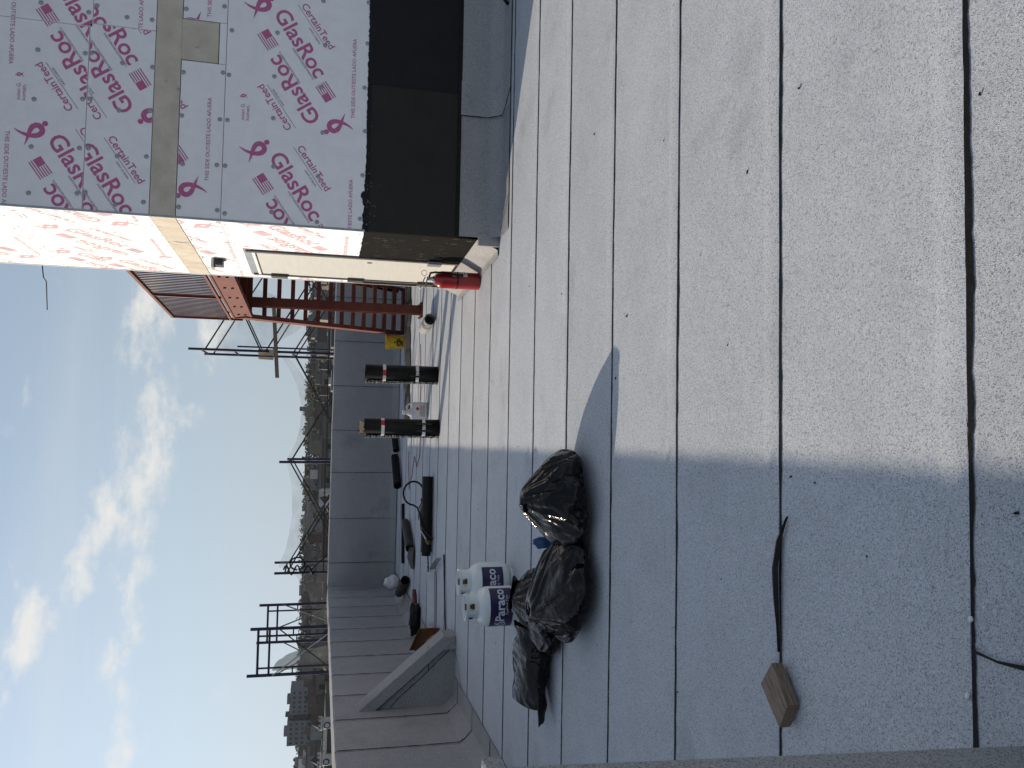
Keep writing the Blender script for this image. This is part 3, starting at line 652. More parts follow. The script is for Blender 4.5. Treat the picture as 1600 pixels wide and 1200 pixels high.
# ================================================================== THINGS ON THE ROOF
# ---- rubbish bags: a tube of film gathered at a knot, draped over lumpy debris (short cloth solve)
def bag_mesh(W, Hh, seed, x0, nx=60, kz=.42, kb=.80, knot=(0, 0), rx=.30, ry=.26, press=1.0, lump_amp=.30):
    ny = int(nx * Hh / W); verts = []; rest = []; idx = {}
    bm = bmesh.new(); bmesh.ops.create_icosphere(bm, subdivisions=3, radius=1)
    for v in bm.verts:                             # the debris inside
        q = v.co * 1.5 + Vector((seed, 0, 0)); d = 1 + lump_amp * noise.cell(q * 1.3) * .5 + lump_amp * .8 * noise.noise(q * 1.1)
        sh = max(0, v.co.z)
        v.co = Vector((v.co.x * rx * .80 * d * (1 - .25 * sh) + knot[0] * sh, v.co.y * ry * .80 * d * (1 - .25 * sh) + knot[1] * sh, max(0, kz * .5 + v.co.z * kz * .44 * d)))
        v.co.x += x0
    lm = bpy.data.meshes.new('lump'); bm.to_mesh(lm); bm.free(); lo = bpy.data.objects.new('lump', lm); col.objects.link(lo); lo.modifiers.new('c', 'COLLISION'); lo.collision.thickness_outer = .006; lo.collision.cloth_friction = 20
    def vid(s, i, j):
        if i in (0, nx) or j == 0: s = 0
        k = (s, i, j)
        if k in idx: return idx[k]
        a = i / nx; b = j / ny; rest.append(((a - .5) * W, .002 if s == 0 else -.002, b * Hh))
        th = math.pi * (a if s == 0 else -a)
        if b < kb:
            t = b / kb; prof = max(math.sin(max(.02, t) ** .6 * math.pi * .96 + .06) ** .75, .05); z = kz * 1.12 * (t ** 1.1)
        else:
            t = (b - kb) / (1 - kb); prof = .05 + .34 * t; z = kz * 1.12 + .12 * t
        x = -math.cos(th) * rx * 1.18 * prof; y = math.sin(th) * ry * 1.18 * prof; sh = max(0, z / kz) ** 2
        n = noise.noise_vector(Vector((x * 8 + seed, y * 8, z * 8))) * (.012 if b < kb else .06)
        verts.append((x0 + x + knot[0] * sh + n.x, y + knot[1] * sh + n.y, z + .015 + abs(n.z))); idx[k] = len(verts) - 1
        return idx[k]
    faces = []
    for s in (0, 1):
        for i in range(nx):
            for j in range(ny):
                q = [vid(s, i, j), vid(s, i + 1, j), vid(s, i + 1, j + 1), vid(s, i, j + 1)]
                if s == 0: q.reverse()
                faces.append(q)
    me = bpy.data.meshes.new('film'); me.from_pydata(verts, [], faces); ob = bpy.data.objects.new('film', me); col.objects.link(ob)
    ob.shape_key_add(name='Basis'); k = ob.shape_key_add(name='rest')
    for i, p in enumerate(rest): k.data[i].co = p
    ob.vertex_groups.new(name='pin').add([v for (s, i, j), v in idx.items() if abs(j / ny - kb) < .55 / ny], 1.0, 'REPLACE')
    md = ob.modifiers.new('c', 'CLOTH'); q = md.settings; q.rest_shape_key = k; q.quality = 7; q.mass = .03
    q.tension_stiffness = 18; q.compression_stiffness = 18; q.shear_stiffness = 6; q.bending_stiffness = .03; q.air_damping = 2
    q.use_pressure = True; q.uniform_pressure_force = press; q.vertex_group_mass = 'pin'
    md.collision_settings.distance_min = .004; md.collision_settings.collision_quality = 3
    return ob, lo, x0
fl = MB().box(-4, 20, -4, 4, -.2, 0).build('floor_tmp', 'gap'); fl.modifiers.new('c', 'COLLISION')
specs = [dict(W=.98, Hh=.80, seed=3, kz=.34, knot=(.02, .02), rx=.31, ry=.29),
         dict(W=1.04, Hh=.84, seed=17, kz=.31, knot=(.10, .06), rx=.34, ry=.31),
         dict(W=1.0, Hh=.82, seed=29, kz=.38, knot=(.10, .02), rx=.31, ry=.26)]
bag_me = []
for q in specs:
    sc.frame_set(0); o, l, x = bag_mesh(x0=0., **q)
    for f in range(1, 34): sc.frame_set(f)
    me = bpy.data.meshes.new_from_object(o.evaluated_get(bpy.context.evaluated_depsgraph_get())); me.materials.clear(); me.materials.append(MATS['plastic_bag']); me.shade_smooth(); bag_me.append(me)
    bpy.data.objects.remove(o); bpy.data.objects.remove(l)
bpy.data.objects.remove(fl)
sc.frame_set(1)
def rubbish(me, loc, rz, label, scale=(1, 1, 1)):
    o = bpy.data.objects.new('rubbish_bag', me); col.objects.link(o); o.location = loc; o.rotation_euler.z = rz; o.scale = scale
    s_ = o.modifiers.new('s', 'SUBSURF'); s_.levels = 0; s_.render_levels = 1
    return tag(o, label, 'trash bag', 'black rubbish bags on the roof')
rubbish(bag_me[0], (-.48, 4.79, .012), .5, 'knotted black rubbish bag whose top reaches into the sunlight', (.93, 1.0, .97))
rubbish(bag_me[1], (-1.00, 4.78, .012), 2.2, 'wide black rubbish bag between the knotted bag and the propane cylinders', (1.02, 1.04, .90))
B3S = (1.05, .9, .60)
b3 = rubbish(bag_me[2], (-1.30, 5.42, .012), 1.1, 'black rubbish bag with its open mouth spread on the roof before the propane cylinders', B3S)
# its open mouth, a slack tube of film lying on the deck
rows = []
for i in range(21):
    t = i / 20; c = Vector((-1.40 - .46 * t, 5.46 + .14 * t, 0)); w = .15 + .09 * t; h = .25 - .05 * t
    row = []
    for k in range(49):
        a = 2 * math.pi * k / 48; ca, sa = math.cos(a), math.sin(a); n = .035 * nz1(t * 4, ca * 1.6, sa * 1.6 + 7) + .016 * nz1(t * 9, ca * 4, sa * 4)
        lip = t ** 3 * (.20 * max(0, -ca) ** 2 * (1 if sa < .2 else .3) + .10 * max(0, sa))     # the lower lip trails farther out
        row.append((c.x - lip + n * .5, c.y + ca * w + n, max(.012 + .004 * (1 + ca), h * (.5 + .5 * sa) + n)))
    rows.append(row)
mo = MB().sheet(rows).build('bag_mouth', 'plastic_bag', None, smooth=True); mo.parent = b3; mo.matrix_parent_inverse = (Matrix.Translation((-1.30, 5.42, .012)) @ Matrix.Rotation(1.1, 4, 'Z') @ Matrix.Diagonal((*B3S, 1))).inverted()

# ---- propane cylinders
def wrap(vf, w, ang0, r, z0, c):                     # lettering wrapped on a drum; ang0 is the azimuth of its centre
    return [(c[0] + r * math.cos(ang0 + x * w / r), c[1] + r * math.sin(ang0 + x * w / r), c[2] + z0 + y * w) for x, y in vf[0]], vf[1]
def arc_patch(c, r, a0, a1, z0, z1, n=28): return MB().sheet([[(c[0] + r * math.cos(a0 + (a1 - a0) * k / n), c[1] + r * math.sin(a0 + (a1 - a0) * k / n), c[2] + z) for k in range(n + 1)] for z in (z0, z1)])
FLAME = [strip2d([(-.10, -.5), (-.34, -.32), (-.36, -.05), (-.12, .2), (.08, .34), (.30, .55)], [.04, .07, .07, .06, .05, .01]), strip2d([(.02, -.5), (.30, -.36), (.33, -.08), (.1, .16), (-.05, .3), (-.12, .5)], [.04, .07, .07, .06, .05, .01]), strip2d([(-.05, -.34), (.08, -.2), (-.04, .02)], [.03, .06, .01])]
def cylinder(c, face, label, clear):
    t = thing('propane_cylinder', c, label, 'gas cylinder', 'white propane cylinders')
    r = .155
    pf = [(.10, .0), (.105, .035)]
    MB().lathe([(.105, 0), (.108, .03)], c, 32).build('foot_ring', 'tank_white', t, smooth=True)
    pf = [(.10, .028), (.135, .045), (.15, .07), (r, .10), (r, .275), (.152, .30), (.142, .325), (.122, .348), (.09, .366), (.05, .376), (.02, .378)]
    MB().lathe(pf, c, 48).build('tank_body', 'tank_white', t, smooth=True)
    lab = arc_patch(c, r + .001, face - 1.0, face + 1.45, .105, .282).build('label_wrap', 'label_navy', t, smooth=True)
    arc_patch(c, r + .0012, face - 1.75, face - 1.02, .115, .275).build('warning_label', 'label_white', t, smooth=True)
    for vf in (wrap(text2d('Paraco', .02), .27, face + .45, r + .0025, .205, c), *[wrap(fl_, .085, face - .66, r + .0022 + .0008 * q, .2, c) for q, fl_ in enumerate(FLAME)], wrap(text2d('Fueling You'), .15, face + .45, r + .0025, .148, c)):
        MB().add(*vf).build('label_lettering', 'label_print', lab)
    # collar guard with a window cut out, valve inside
    cr = .098; m = MB(); n = 40; zs = [.352, .395, .435, .460]
    for k in range(n):
        a0, a1 = 2 * math.pi * k / n, 2 * math.pi * (k + 1) / n; am = (a0 + a1) / 2; dl = (am - clear + math.pi) % (2 * math.pi) - math.pi; dl2 = (am - clear - 2.3 + math.pi) % (2 * math.pi) - math.pi; dl3 = (am - clear + 2.3 + math.pi) % (2 * math.pi) - math.pi
        for q in range(3):
            if q == 1 and abs(dl) < .34: continue
            if q == 1 and (abs(dl2) < .42 or abs(dl3) < .42): continue
            P = []
            for rr in (cr, cr - .005):
                for aa, zz in ((a0, zs[q]), (a1, zs[q]), (a1, zs[q + 1]), (a0, zs[q + 1])):
                    k_ = rr + (.006 if zz > .45 else 0); P.append((c[0] + k_ * math.cos(aa), c[1] + k_ * math.sin(aa), c[2] + zz))
            m.add(P, [(0, 1, 2, 3), (4, 7, 6, 5), (0, 4, 5, 1), (3, 2, 6, 7), (0, 3, 7, 4), (1, 5, 6, 2)])
    m.build('collar_guard', 'tank_white', t, smooth=True)
    v = MB().lathe([(.022, .37), (.022, .40), (.014, .405), (.014, .44), (.026, .445), (.026, .46)], c, 14)
    v.tube([(c[0], c[1], c[2] + .42), (c[0] + .055 * math.cos(clear), c[1] + .055 * math.sin(clear), c[2] + .42)], .016, 10); v.build('valve', 'brass', t, smooth=True)
    a = clear - .95; arc_patch(c, cr + .007, a - .22, a + .22, .40, .45, 8).build('collar_label', 'label_white', t); arc_patch(c, cr + .008, a - .13, a + .13, .408, .442, 8).build('collar_emblem', 'ink_blue', t)
    return t
cylinder((-1.455, 6.28, .006), R(-100), 'white propane cylinder with its label emblem in full view, beside the rubbish bags', R(-78))
cylinder((-1.325, 6.62, .006), R(-116), 'white propane cylinder partly hidden behind the other propane cylinder', R(-86))

# ---- rolls of torch-down membrane standing on end
def roll(c, h, label, twigs, bands):
    t = thing('membrane_roll', c, label, 'roofing roll', 'black membrane rolls standing on end')
    pf = []; n = 160; turns = 2.2; m = MB(); r0_, r1_ = .118, .130
    out = []; 
    for k in range(n + 1):
        f = k / n; a = f * turns * 2 * math.pi - 4.05; rr = r0_ - .018 * (1 - f) * turns / 2.2 + .012 * f; out.append((c[0] + rr * math.cos(a), c[1] + rr * math.sin(a)))
    m.sheet([[(x, y, c[2] + .004 + .004 * nz1(i * .05)) for i, (x, y) in enumerate(out)], [(x, y, c[2] + h + .006 * nz1(i * .11, 3)) for i, (x, y) in enumerate(out)]])
    b = m.build('rolled_sheet', 'rubber', t, smooth=True, solid=.004)
    # loose foil selvedge along the outer edge
    rr_ = random.Random(int(h * 1000)); x0, y0 = out[-1]; rows = [[], [], []]
    for k in range(70):
        z = c[2] + .006 + (h - .008) * k / 69; j = rr_.uniform(-.006, .006)
        rows[0].append((x0 + .016, y0 - .035 + j, z)); rows[1].append((x0 - .010 + j, y0 - .016 + j, z)); rows[2].append((x0 - .014 + j * 1.5, y0 + .018 + rr_.uniform(-.006, .006), z))
    MB().sheet(rows).build('foil_edge', 'foil', b)
    for z in bands:
        MB().lathe([(.1335, z - .022), (.1335, z + .022)], c, 40, cap=False).build('paper_band', 'label_white', t, smooth=True)
        if z > .5: arc_patch(c, .1342, R(-105 if not twigs else -75), R(-70 if not twigs else -40), z - .022, z + .022, 8).build('band_mark', 'ink_red', t)
        else:
            for q, ch in enumerate('1/81' if twigs else '1/2'): MB().add(*wrap(text2d(ch), .03, R(-105 + q * 14), .1345, z, c)).build('band_lettering', 'ink_black', t)
    if twigs:
        m = MB(); rq = random.Random(2)
        for q in range(14):
            p = Vector((c[0] + rq.uniform(-.06, .06), c[1] + rq.uniform(-.05, .05), c[2] + h - .05)); m.tube([p, p + Vector((rq.uniform(-.04, .04), rq.uniform(-.03, .03), .08)), p + Vector((rq.uniform(-.07, .07), rq.uniform(-.05, .05), rq.uniform(.08, .12)))], .004, 5)
        m.build('packing_straw', 'plywood', t)['kind'] = 'stuff'
    return t
roll((.66, 11.40, .008), 1.02, 'black membrane roll with a white and red paper band, nearer the bucket', False, (.30, .76))
roll((-.10, 11.17, .008), 1.03, 'black membrane roll with straw in its top and a jug behind it', True, (.22, .78))

# ---- fire extinguisher
c = (1.50, 8.36, .008); ex = thing('fire_extinguisher', c, 'red fire extinguisher with black hose standing before the cream door', 'fire extinguisher')
MB().lathe([(.082, .0), (.088, .006), (.09, .02), (.09, .40), (.085, .435), (.066, .465), (.035, .482), (.03, .50)], c, 40).build('body', 'red_paint', ex, smooth=True)
MB().lathe([(.024, .495), (.024, .52), (.018, .525), (.018, .555)], c, 16).build('valve', 'galv', ex, smooth=True)
m = MB(); m.bar((c[0] + .02, c[1], .56), (c[0] - .10, c[1] - .02, .585), .02, .012); m.bar((c[0] + .02, c[1], .585), (c[0] - .11, c[1] - .02, .64), .02, .010); m.build('handle', 'galv', ex)
m = MB(); m.tube([(c[0] + .055 + .028 * math.cos(k * .35), c[1] - .03, .60 + .028 * math.sin(k * .35)) for k in range(19)], .003, 6); m.build('pull_ring', 'galv', ex)
MB().tube([(c[0] + .02, c[1] - .02, .545), (c[0] + .05, c[1] - .075, .54), (c[0] + .055, c[1] - .105, .49), (c[0] + .045, c[1] - .108, .38), (c[0] + .04, c[1] - .107, .24), (c[0] + .04, c[1] - .105, .20)], [.011] * 5 + [.015], 10).build('hose', 'rubber', ex, smooth=True)
MB().lathe([(.0912, .235), (.0912, .25)], c, 40, cap=False).build('hose_strap', 'rubber', ex, smooth=True)
lb = arc_patch(c, .0908, R(-72), R(-12), .14, .30, 14).build('label_plate', 'label_white', ex)
for q in range(6): arc_patch(c, .0915, R(-66), R(-20 - (q % 3) * 6), .165 + q * .02, .170 + q * .02, 10).build('label_line', 'ink_black', lb)
MB().tube([(c[0] - .02, c[1] - .03, .51), (c[0] - .02, c[1] - .055, .51)], .018, 12).build('gauge', 'label_white', ex)

# ---- yellow bucket
c = (1.60, 16.36, .012); bk = thing('plastic_bucket', c, 'yellow plastic bucket with black lettering at the foot of the stair', 'bucket')
MB().lathe([(.125, 0), (.13, .01), (.148, .30), (.156, .305), (.156, .32), (.150, .335), (.158, .34), (.158, .375), (.150, .378), (.146, .37), (.128, .02)], c, 36, cap=False).build('pail', 'yellow_plastic', bk, smooth=True)
for s_, w, z in (('SP', .17, .10), ('||', .03, .19)): MB().add(*wrap(text2d(s_, .03), w, R(-98), .143, z, c)).build('lettering', 'ink_black', bk)
MB().tube([(c[0] + .16 * math.cos(a), c[1] - .02 - .10 * math.sin(a), c[2] + .34 - .16 * math.sin(a)) for a in [k * math.pi / 12 for k in range(13)]], .003, 6).build('bail_handle', 'galv', bk)

# ---- white jug behind the second roll
c = (.16, 12.45, .008); jg = thing('plastic_jug', c, 'white rectangular solvent jug with a printed label behind a membrane roll', 'jug')
MB().box(c[0] - .13, c[0] + .13, c[1] - .09, c[1] + .09, .008, .26).build('jug_body', 'white_plastic', jg, bevel=.025)
m = MB().lathe([(.075, .25), (.05, .30), (.028, .33), (.028, .36)], (c[0] - .03, c[1], 0), 20); m.build('neck', 'white_plastic', jg, smooth=True)
MB().lathe([(.034, .355), (.034, .39)], (c[0] - .03, c[1], 0), 16).build('cap', 'label_white', jg)
MB().tube([(c[0] + .0, c[1], .32), (c[0] + .06, c[1], .33), (c[0] + .10, c[1], .30), (c[0] + .11, c[1], .25)], .014, 8).build('grip', 'white_plastic', jg, smooth=True)
lbj = MB().box(c[0] - .11, c[0] + .11, c[1] - .0925, c[1] - .0905, .04, .22).build('label', 'label_white', jg)
MB().add([(c[0] + .03 + .032 * a, c[1] - .094, .17 + .032 * b) for a, b in ((0, 1), (1, 0), (0, -1), (-1, 0))], [(0, 1, 2, 3)]).build('hazard_mark', 'ink_red', lbj)
for q in range(5): MB().box(c[0] - .09, c[0] + .08, c[1] - .0945, c[1] - .0935, .06 + q * .016, .065 + q * .016).build('print_line', 'ink_grey', lbj)

# ---- wood block, strip of scrap bitumen
def slab(poly, z0, z1): n = len(poly); return MB().add([(x, y, z0) for x, y in poly] + [(x, y, z1) for x, y in poly], [tuple(reversed(range(n))), tuple(range(n, 2 * n))] + [(i, (i + 1) % n, (i + 1) % n + n, i + n) for i in range(n)])
wa = R(46); wc = Vector((-.92, 2.525, 0))
def wl(x, y): d_ = Vector((x, y, 0)) - wc; return (d_.x * math.cos(wa) + d_.y * math.sin(wa), -d_.x * math.sin(wa) + d_.y * math.cos(wa))
wb = slab([wl(*p) for p in ((-1.022, 2.490), (-.930, 2.440), (-.818, 2.540), (-.912, 2.610))], .0105, .054).build('wood_block', 'weathered_wood', bevel=.0025)
wb.location = wc; wb.rotation_euler.z = wa
tag(wb, 'offcut block of weathered grey brown lumber lying across a black lap line', 'wood block')
P = [(-.305, 2.478, .03), (-.33, 2.522, .012), (-.40, 2.560, .014), (-.50, 2.575, .020), (-.60, 2.575, .016), (-.70, 2.566, .013), (-.80, 2.557, .012)]
W_ = [.002, .005, .013, .016, .014, .007, .003]; rows = [[], [], []]
for i in range(len(P) - 1):
    for j in range(8):
        f = j / 8; p = Vector(P[i]).lerp(Vector(P[i + 1]), f); w = W_[i] * (1 - f) + W_[i + 1] * f; w *= 1 + .3 * nz1(i + f, 3)
        rows[0].append((p.x, p.y - w, p.z - .001)); rows[1].append((p.x, p.y, p.z + .006)); rows[2].append((p.x, p.y + w, p.z + .001))
tag(MB().sheet(rows).build('bitumen_strip', 'bitumen', solid=.002), 'thin curled strip of black bitumen lying near the wood block', 'scrap strip')

# ---- membrane offcuts rolled into tubes
def tube_offcut(p, q, r, label, name='membrane_offcut', mt='bitumen', m_out=None, turns=1.25, cat='roofing offcut', group=None):
    p = Vector(p); q = Vector(q); d = (q - p).normalized(); s_ = d.cross(Vector((0, 0, 1))).normalized(); u_ = s_.cross(d); rows = []
    for t in [k / 12 for k in range(13)]:
        c = p.lerp(q, t); row = []
        for k in range(49):
            a = 2 * math.pi * turns * k / 48 + 2.2; rr = r * (1 - .16 * k / 48) * (1 + .03 * nz1(t * 3, k * .2)); row.append(tuple(c + Vector((0, 0, r)) + s_ * (rr * math.cos(a)) + u_ * (rr * math.sin(a))))
        rows.append(row)
    o = MB().sheet(rows).build(name, mt, smooth=True, solid=.005); o.data.materials.append(MATS[m_out or mt]); return tag(o, label, cat, group or 'rolled membrane offcuts')
tube_offcut((-.76, 16.85, .015), (-1.30, 16.10, .015), .085, 'curled dark membrane offcut lying by the far parapet near the membrane rolls')
tube_offcut((-.36, 17.0, .03), (-.62, 16.75, .015), .07, 'short curled membrane offcut tucked behind the membrane roll at the far parapet')
tube_offcut((-1.83, 14.60, .012), (-2.17, 13.75, .012), .075, 'grey backed membrane offcut curled across the flat black bar', mt='steel_dark')
tube_offcut((-2.80, 14.25, .012), (-3.22, 15.25, .012), .085, 'dark brown rolled offcut beside the white sack', mt='dark_bark')
tube_offcut((1.44, 12.45, .012), (1.50, 11.70, .012), .085, 'grey rolled membrane remnant with an open black end near the stair column', mt='membrane_wall')
tag(MB().bar((-1.60, 15.60, .035), (-2.70, 15.36, .035), .10, .05).build('flat_bar', 'bitumen', bevel=.01), 'long flat black bar lying near the corner of the parapets', 'bar')
tag(MB().sheet([[(-2.12, 13.58, .03), (-2.3, 13.6, .05), (-2.5, 13.66, .02)], [(-2.14, 13.75, .10), (-2.32, 13.8, .12), (-2.52, 13.8, .05)], [(-2.2, 13.95, .02), (-2.36, 13.98, .03), (-2.55, 13.95, .012)]]).build('membrane_scrap', 'steel_dark', solid=.005), 'bent grey membrane scrap beside the curled grey offcut', 'scrap')

# ---- torch kit: slit roll, wand, hose
tk = thing('leftover_roll', (-1.3, 11.5, 0), 'long thin leftover roll of black membrane under the torch and hose', 'roofing roll')
MB().tube([(-.80, 11.60, .088), (-1.88, 11.58, .088)], .078, 28).build('rolled_sheet', 'rubber', tk, smooth=True)
MB().tube([(-1.86, 11.58, .088), (-1.93, 11.58, .088)], .066, 24).build('inner_core', 'bitumen', tk, smooth=True)
br = thing('slotted_bar', (-2.1, 11.6, 0), 'short perforated black bar sticking out of the leftover roll', 'bar')
MB().bar((-1.94, 11.60, .06), (-2.24, 11.62, .04), .075, .012).build('bar', 'bitumen', br)
for q in range(4): MB().bar((-2.0 - q * .06, 11.604, .067 - q * .004), (-2.02 - q * .06, 11.604, .066 - q * .004), .02, .004).build('slot', 'label_white', br)
tr = thing('roofing_torch', (-1.3, 11.7, 0), 'roofing torch with a looped black hose lying over the thin leftover roll', 'torch')
MB().tube([(-1.17, 11.92, .10), (-1.30, 11.75, .17), (-1.55, 11.55, .185), (-1.70, 11.42, .10)], .010, 8).build('wand', 'galv', tr, smooth=True)
MB().tube([(-1.68, 11.43, .11), (-1.73, 11.38, .07)], [.022, .034], 14).build('burner_cup', 'brass', tr, smooth=True)
pts = [(-1.28, 11.82, .12)]
for k in range(30):
    th = -2.2 + k / 29 * 5.3; pts.append((-1.06 + .17 * math.cos(th), 11.86 - .05 * k / 29, .26 + .15 * math.sin(th)))
pts = [(-1.36, 11.86, .06), (-1.30, 11.86, .10)] + pts[1:] + [(-1.26, 11.72, .21), (-1.36, 11.62, .18), (-1.5, 11.52, .17), (-1.62, 11.42, .08), (-1.66, 11.36, .03)]
MB().tube(pts, .014, 8).build('hose', 'rubber', tr, smooth=True)
m = MB().bar((-1.18, 11.95, .09), (-1.27, 11.80, .16), .03, .04); m.bar((-1.25, 11.86, .13), (-1.36, 11.93, .06), .02, .03); m.build('grip', 'rubber', tr)
def lump(c, rx, ry, rz, seed, m, name, label, cat, n=3, amp=.3, fr=5.0):
    bm = bmesh.new(); bmesh.ops.create_icosphere(bm, subdivisions=n, radius=1)
    for v in bm.verts:
        d = 1 + amp * nz1(v.co.x * fr * .4 + seed, v.co.y * fr * .4, v.co.z * fr * .4) + amp * .4 * abs(nz1(v.co.x * fr + seed, v.co.y * fr, v.co.z * fr))
        v.co = Vector((v.co.x * rx, v.co.y * ry, max(-rz * .8, v.co.z * rz))) * d
    for v in bm.verts: v.co += Vector(c) + Vector((0, 0, rz * .8))
    me = bpy.data.meshes.new(name); bm.to_mesh(me); bm.free(); me.materials.append(MATS[m]); me.shade_smooth(); o = bpy.data.objects.new(name, me); col.objects.link(o); return tag(o, label, cat)
lump((-1.42, 12.05, .01), .16, .10, .07, 4, 'rubber', 'work_glove', 'crumpled black work glove beside the torch hose', 'glove', amp=.6)
lump((-1.78, 11.88, .01), .13, .06, .06, 8, 'rubber', 'work_glove', 'stiff black work glove lying behind the thin leftover roll', 'glove', amp=.25)
# ---- white sack, caulk gun like tool, drip edge, cardboard box, blue rag
lump((-3.22, 16.2, .03), .13, .13, .15, 12, 'white_plastic', 'white_sack', 'small white plastic sack by the corner of the parapets', 'sack', amp=.35)
tl = thing('gas_torch_bottle', (-3.0, 12.9, 0), 'red capped bottle with a black cloth on it by the long parapet', 'bottle')
MB().tube([(-2.72, 13.05, .075), (-2.80, 13.0, .075), (-2.93, 12.92, .075)], [.03, .04, .04], 18).build('cap', 'dull_red', tl, smooth=True)
MB().tube([(-2.935, 12.917, .075), (-2.98, 12.89, .075)], [.045, .04], 16).build('neck_band', 'label_white', tl, smooth=True)
q = lump((-3.13, 12.74, .012), .24, .10, .09, 21, 'rubber', 'cloth_wrap', None, None, amp=.5); attach(q, tl)
de = thing('drip_edge', (-2.4, 10.9, 0), 'galvanised metal drip edge length lying on the roof before the torch', 'metal trim')
MB().add([(-2.10, 11.06, .012), (-2.82, 10.96, .012), (-2.82, 11.10, .016), (-2.10, 11.22, .016), (-2.10, 11.25, .11), (-2.82, 11.13, .11)], [(0, 1, 2, 3), (3, 2, 5, 4)]).build('bent_sheet', 'galv', de, solid=.002)
MB().add([(-2.06, 11.20, .012), (-1.80, 10.58, .012), (-1.80, 10.57, .09), (-2.06, 11.19, .10)], [(0, 1, 2, 3)]).build('folded_end', 'galv', de, solid=.002)
tag(MB().bar((-1.72, 10.36, .018), (-2.75, 10.05, .018), .035, .012).build('metal_strip', 'bitumen'), 'long thin black strip lying between the drip edge and the buttress', 'metal strip')
bx = thing('cardboard_box', (-2.95, 10.9, 0), 'crushed brown cardboard box tucked behind the buttress', 'box')
MB().add([(-2.72, 10.62, .012), (-3.12, 10.98, .012), (-3.26, 11.25, .02), (-2.86, 11.2, .02), (-2.74, 10.70, .26), (-3.10, 11.00, .30), (-3.22, 11.24, .18), (-2.88, 11.16, .14)], [(0, 1, 5, 4), (1, 2, 6, 5), (2, 3, 7, 6), (3, 0, 4, 7)]).build('walls', 'cardboard', bx, solid=.006)
MB().add([(-2.74, 10.70, .262), (-3.10, 11.00, .302), (-3.05, 10.82, .38), (-2.76, 10.58, .31)], [(0, 1, 2, 3)]).build('flap', 'cardboard', bx, solid=.006)
lump((-2.95, 10.55, .012), .15, .12, .11, 31, 'cardboard', 'paper_sack', 'tan paper sack in front of the cardboard box at the buttress foot', 'sack', amp=.2)
lump((-.80, 5.22, .01), .04, .04, .105, 41, 'blue_plastic', 'blue_rag', 'scrunched blue rag behind the black rubbish bags', 'rag', amp=.5)

# ---- black membrane underlay scraps along the far side, red mason's cord
def ragged(name, pts_top, pts_bot, label, z=.016):
    rows = [[], [], []]
    for (x0, y0), (x1, y1) in zip(pts_top, pts_bot):
        rows[0].append((x0, y0, z + .05 * abs(nz1(x0 * 3, y0)))); rows[1].append(((x0 + x1) / 2, (y0 + y1) / 2, z + .05 + .06 * abs(nz1(x0 * 2, 4)))); rows[2].append((x1, y1, z))
    return tag(MB().sheet(rows).build(name, 'gap', solid=.006), label, 'roofing scrap')
xs = [.02 + .085 * k for k in range(38)]
ragged('underlay_scrap', [(x, 15.75 + .16 * nz1(x * 2.2, 1) + .10 * x * .3) for x in xs], [(x, 14.95 + .14 * nz1(x * 3, 9) + (.12 if int(x * 2.2) % 2 else 0) + .09 * x) for x in xs], 'torn length of black underlay heaped along the far parapet behind the rolls')
cp = [(1.3, 13.50, .014), (.7, 13.35, .014), (.1, 13.3, .014), (-.34, 13.22, .014), (-.6, 13.25, .014), (-.78, 13.6, .014), (-.62, 14.0, .014), (-1.0, 14.35, .014), (-1.06, 14.55, .014), (-1.26, 14.75, .014), (-.9, 14.9, .014), (-.5, 14.9, .014)]
fine_ = []
for i in range(len(cp) - 1):
    for j in range(6): p = Vector(cp[i]).lerp(Vector(cp[i + 1]), j / 6); fine_.append((p.x + .03 * nz1(i + j / 6., 2), p.y + .05 * nz1(i + j / 6., 7), p.z))
tag(MB().tube(fine_, .006, 5).build('mason_cord', 'rope'), 'thin red cord wandering over the roof past the membrane rolls', 'cord')

# ---- scattered scraps: flakes, torn bits, pebbles
FL = [(-.17, 2.50, .012), (-.18, 2.36, .008), (1.0, 2.80, .016), (1.19, 2.45, .014), (.59, 4.07, .022), (.26, 4.23, .018), (-.19, 1.565, .016), (-.25, 2.64, .007), (1.80, 4.65, .02), (.85, 1.66, .010), (-.38, 2.1, .006), (.33, 2.95, .007), (-.62, 3.0, .006), (.75, 3.2, .006), (-1.2, 3.4, .007), (1.4, 3.6, .008), (.9, 5.3, .012), (-1.9, 4.2, .009), (-2.4, 5.5, .010), (-2.0, 7.2, .012), (1.1, 6.2, .010), (-.2, 6.5, .010), (.4, 7.6, .012), (-.9, 8.2, .012), (-.3, 9.1, .012), (-1.8, 8.9, .014), (.6, 9.7, .014)]
for i, (x, y, s_) in enumerate(FL):
    s_ *= .5
    q = random.Random(i); a = q.uniform(0, 6.28); poly = [(x + s_ * (1.3 if k % 2 else .6) * math.cos(a) * math.cos(k * 1.05) - s_ * .5 * math.sin(a) * math.sin(k * 1.05), y + s_ * (1.3 if k % 2 else .6) * math.sin(a) * math.cos(k * 1.05) + s_ * .5 * math.cos(a) * math.sin(k * 1.05)) for k in range(6)]
    tag(slab(poly, wob(x, y) + .0035, wob(x, y) + .0075).build('bitumen_flake', 'bitumen'), 'tiny black flake of bitumen lying loose on the grey roof sheets', 'flake', 'loose bitumen flakes')
for i, (x, y, s_) in enumerate([(-.467, 1.70, .009), (-.66, 1.712, .011), (-.79, 2.02, .006), (-.33, 2.63, .005), (-.43, 1.66, .005)]):
    lump((x, y, wob(x, y) + .007), s_, s_ * .8, s_ * .6, i * 5, 'label_white', 'pebble', 'small white stone chip lying along the nearest black lap lines', 'stone', n=1)['group'] = 'white stone chips'
tag(MB().tube([(3.90, 7.10, .03), (3.95, 7.14, .05), (4.02, 7.12, .03), (4.1, 7.1, .025)], .018, 7).build('strap_end', 'bitumen'), 'end of a black strap lying by the foot of the black wall', 'strap')

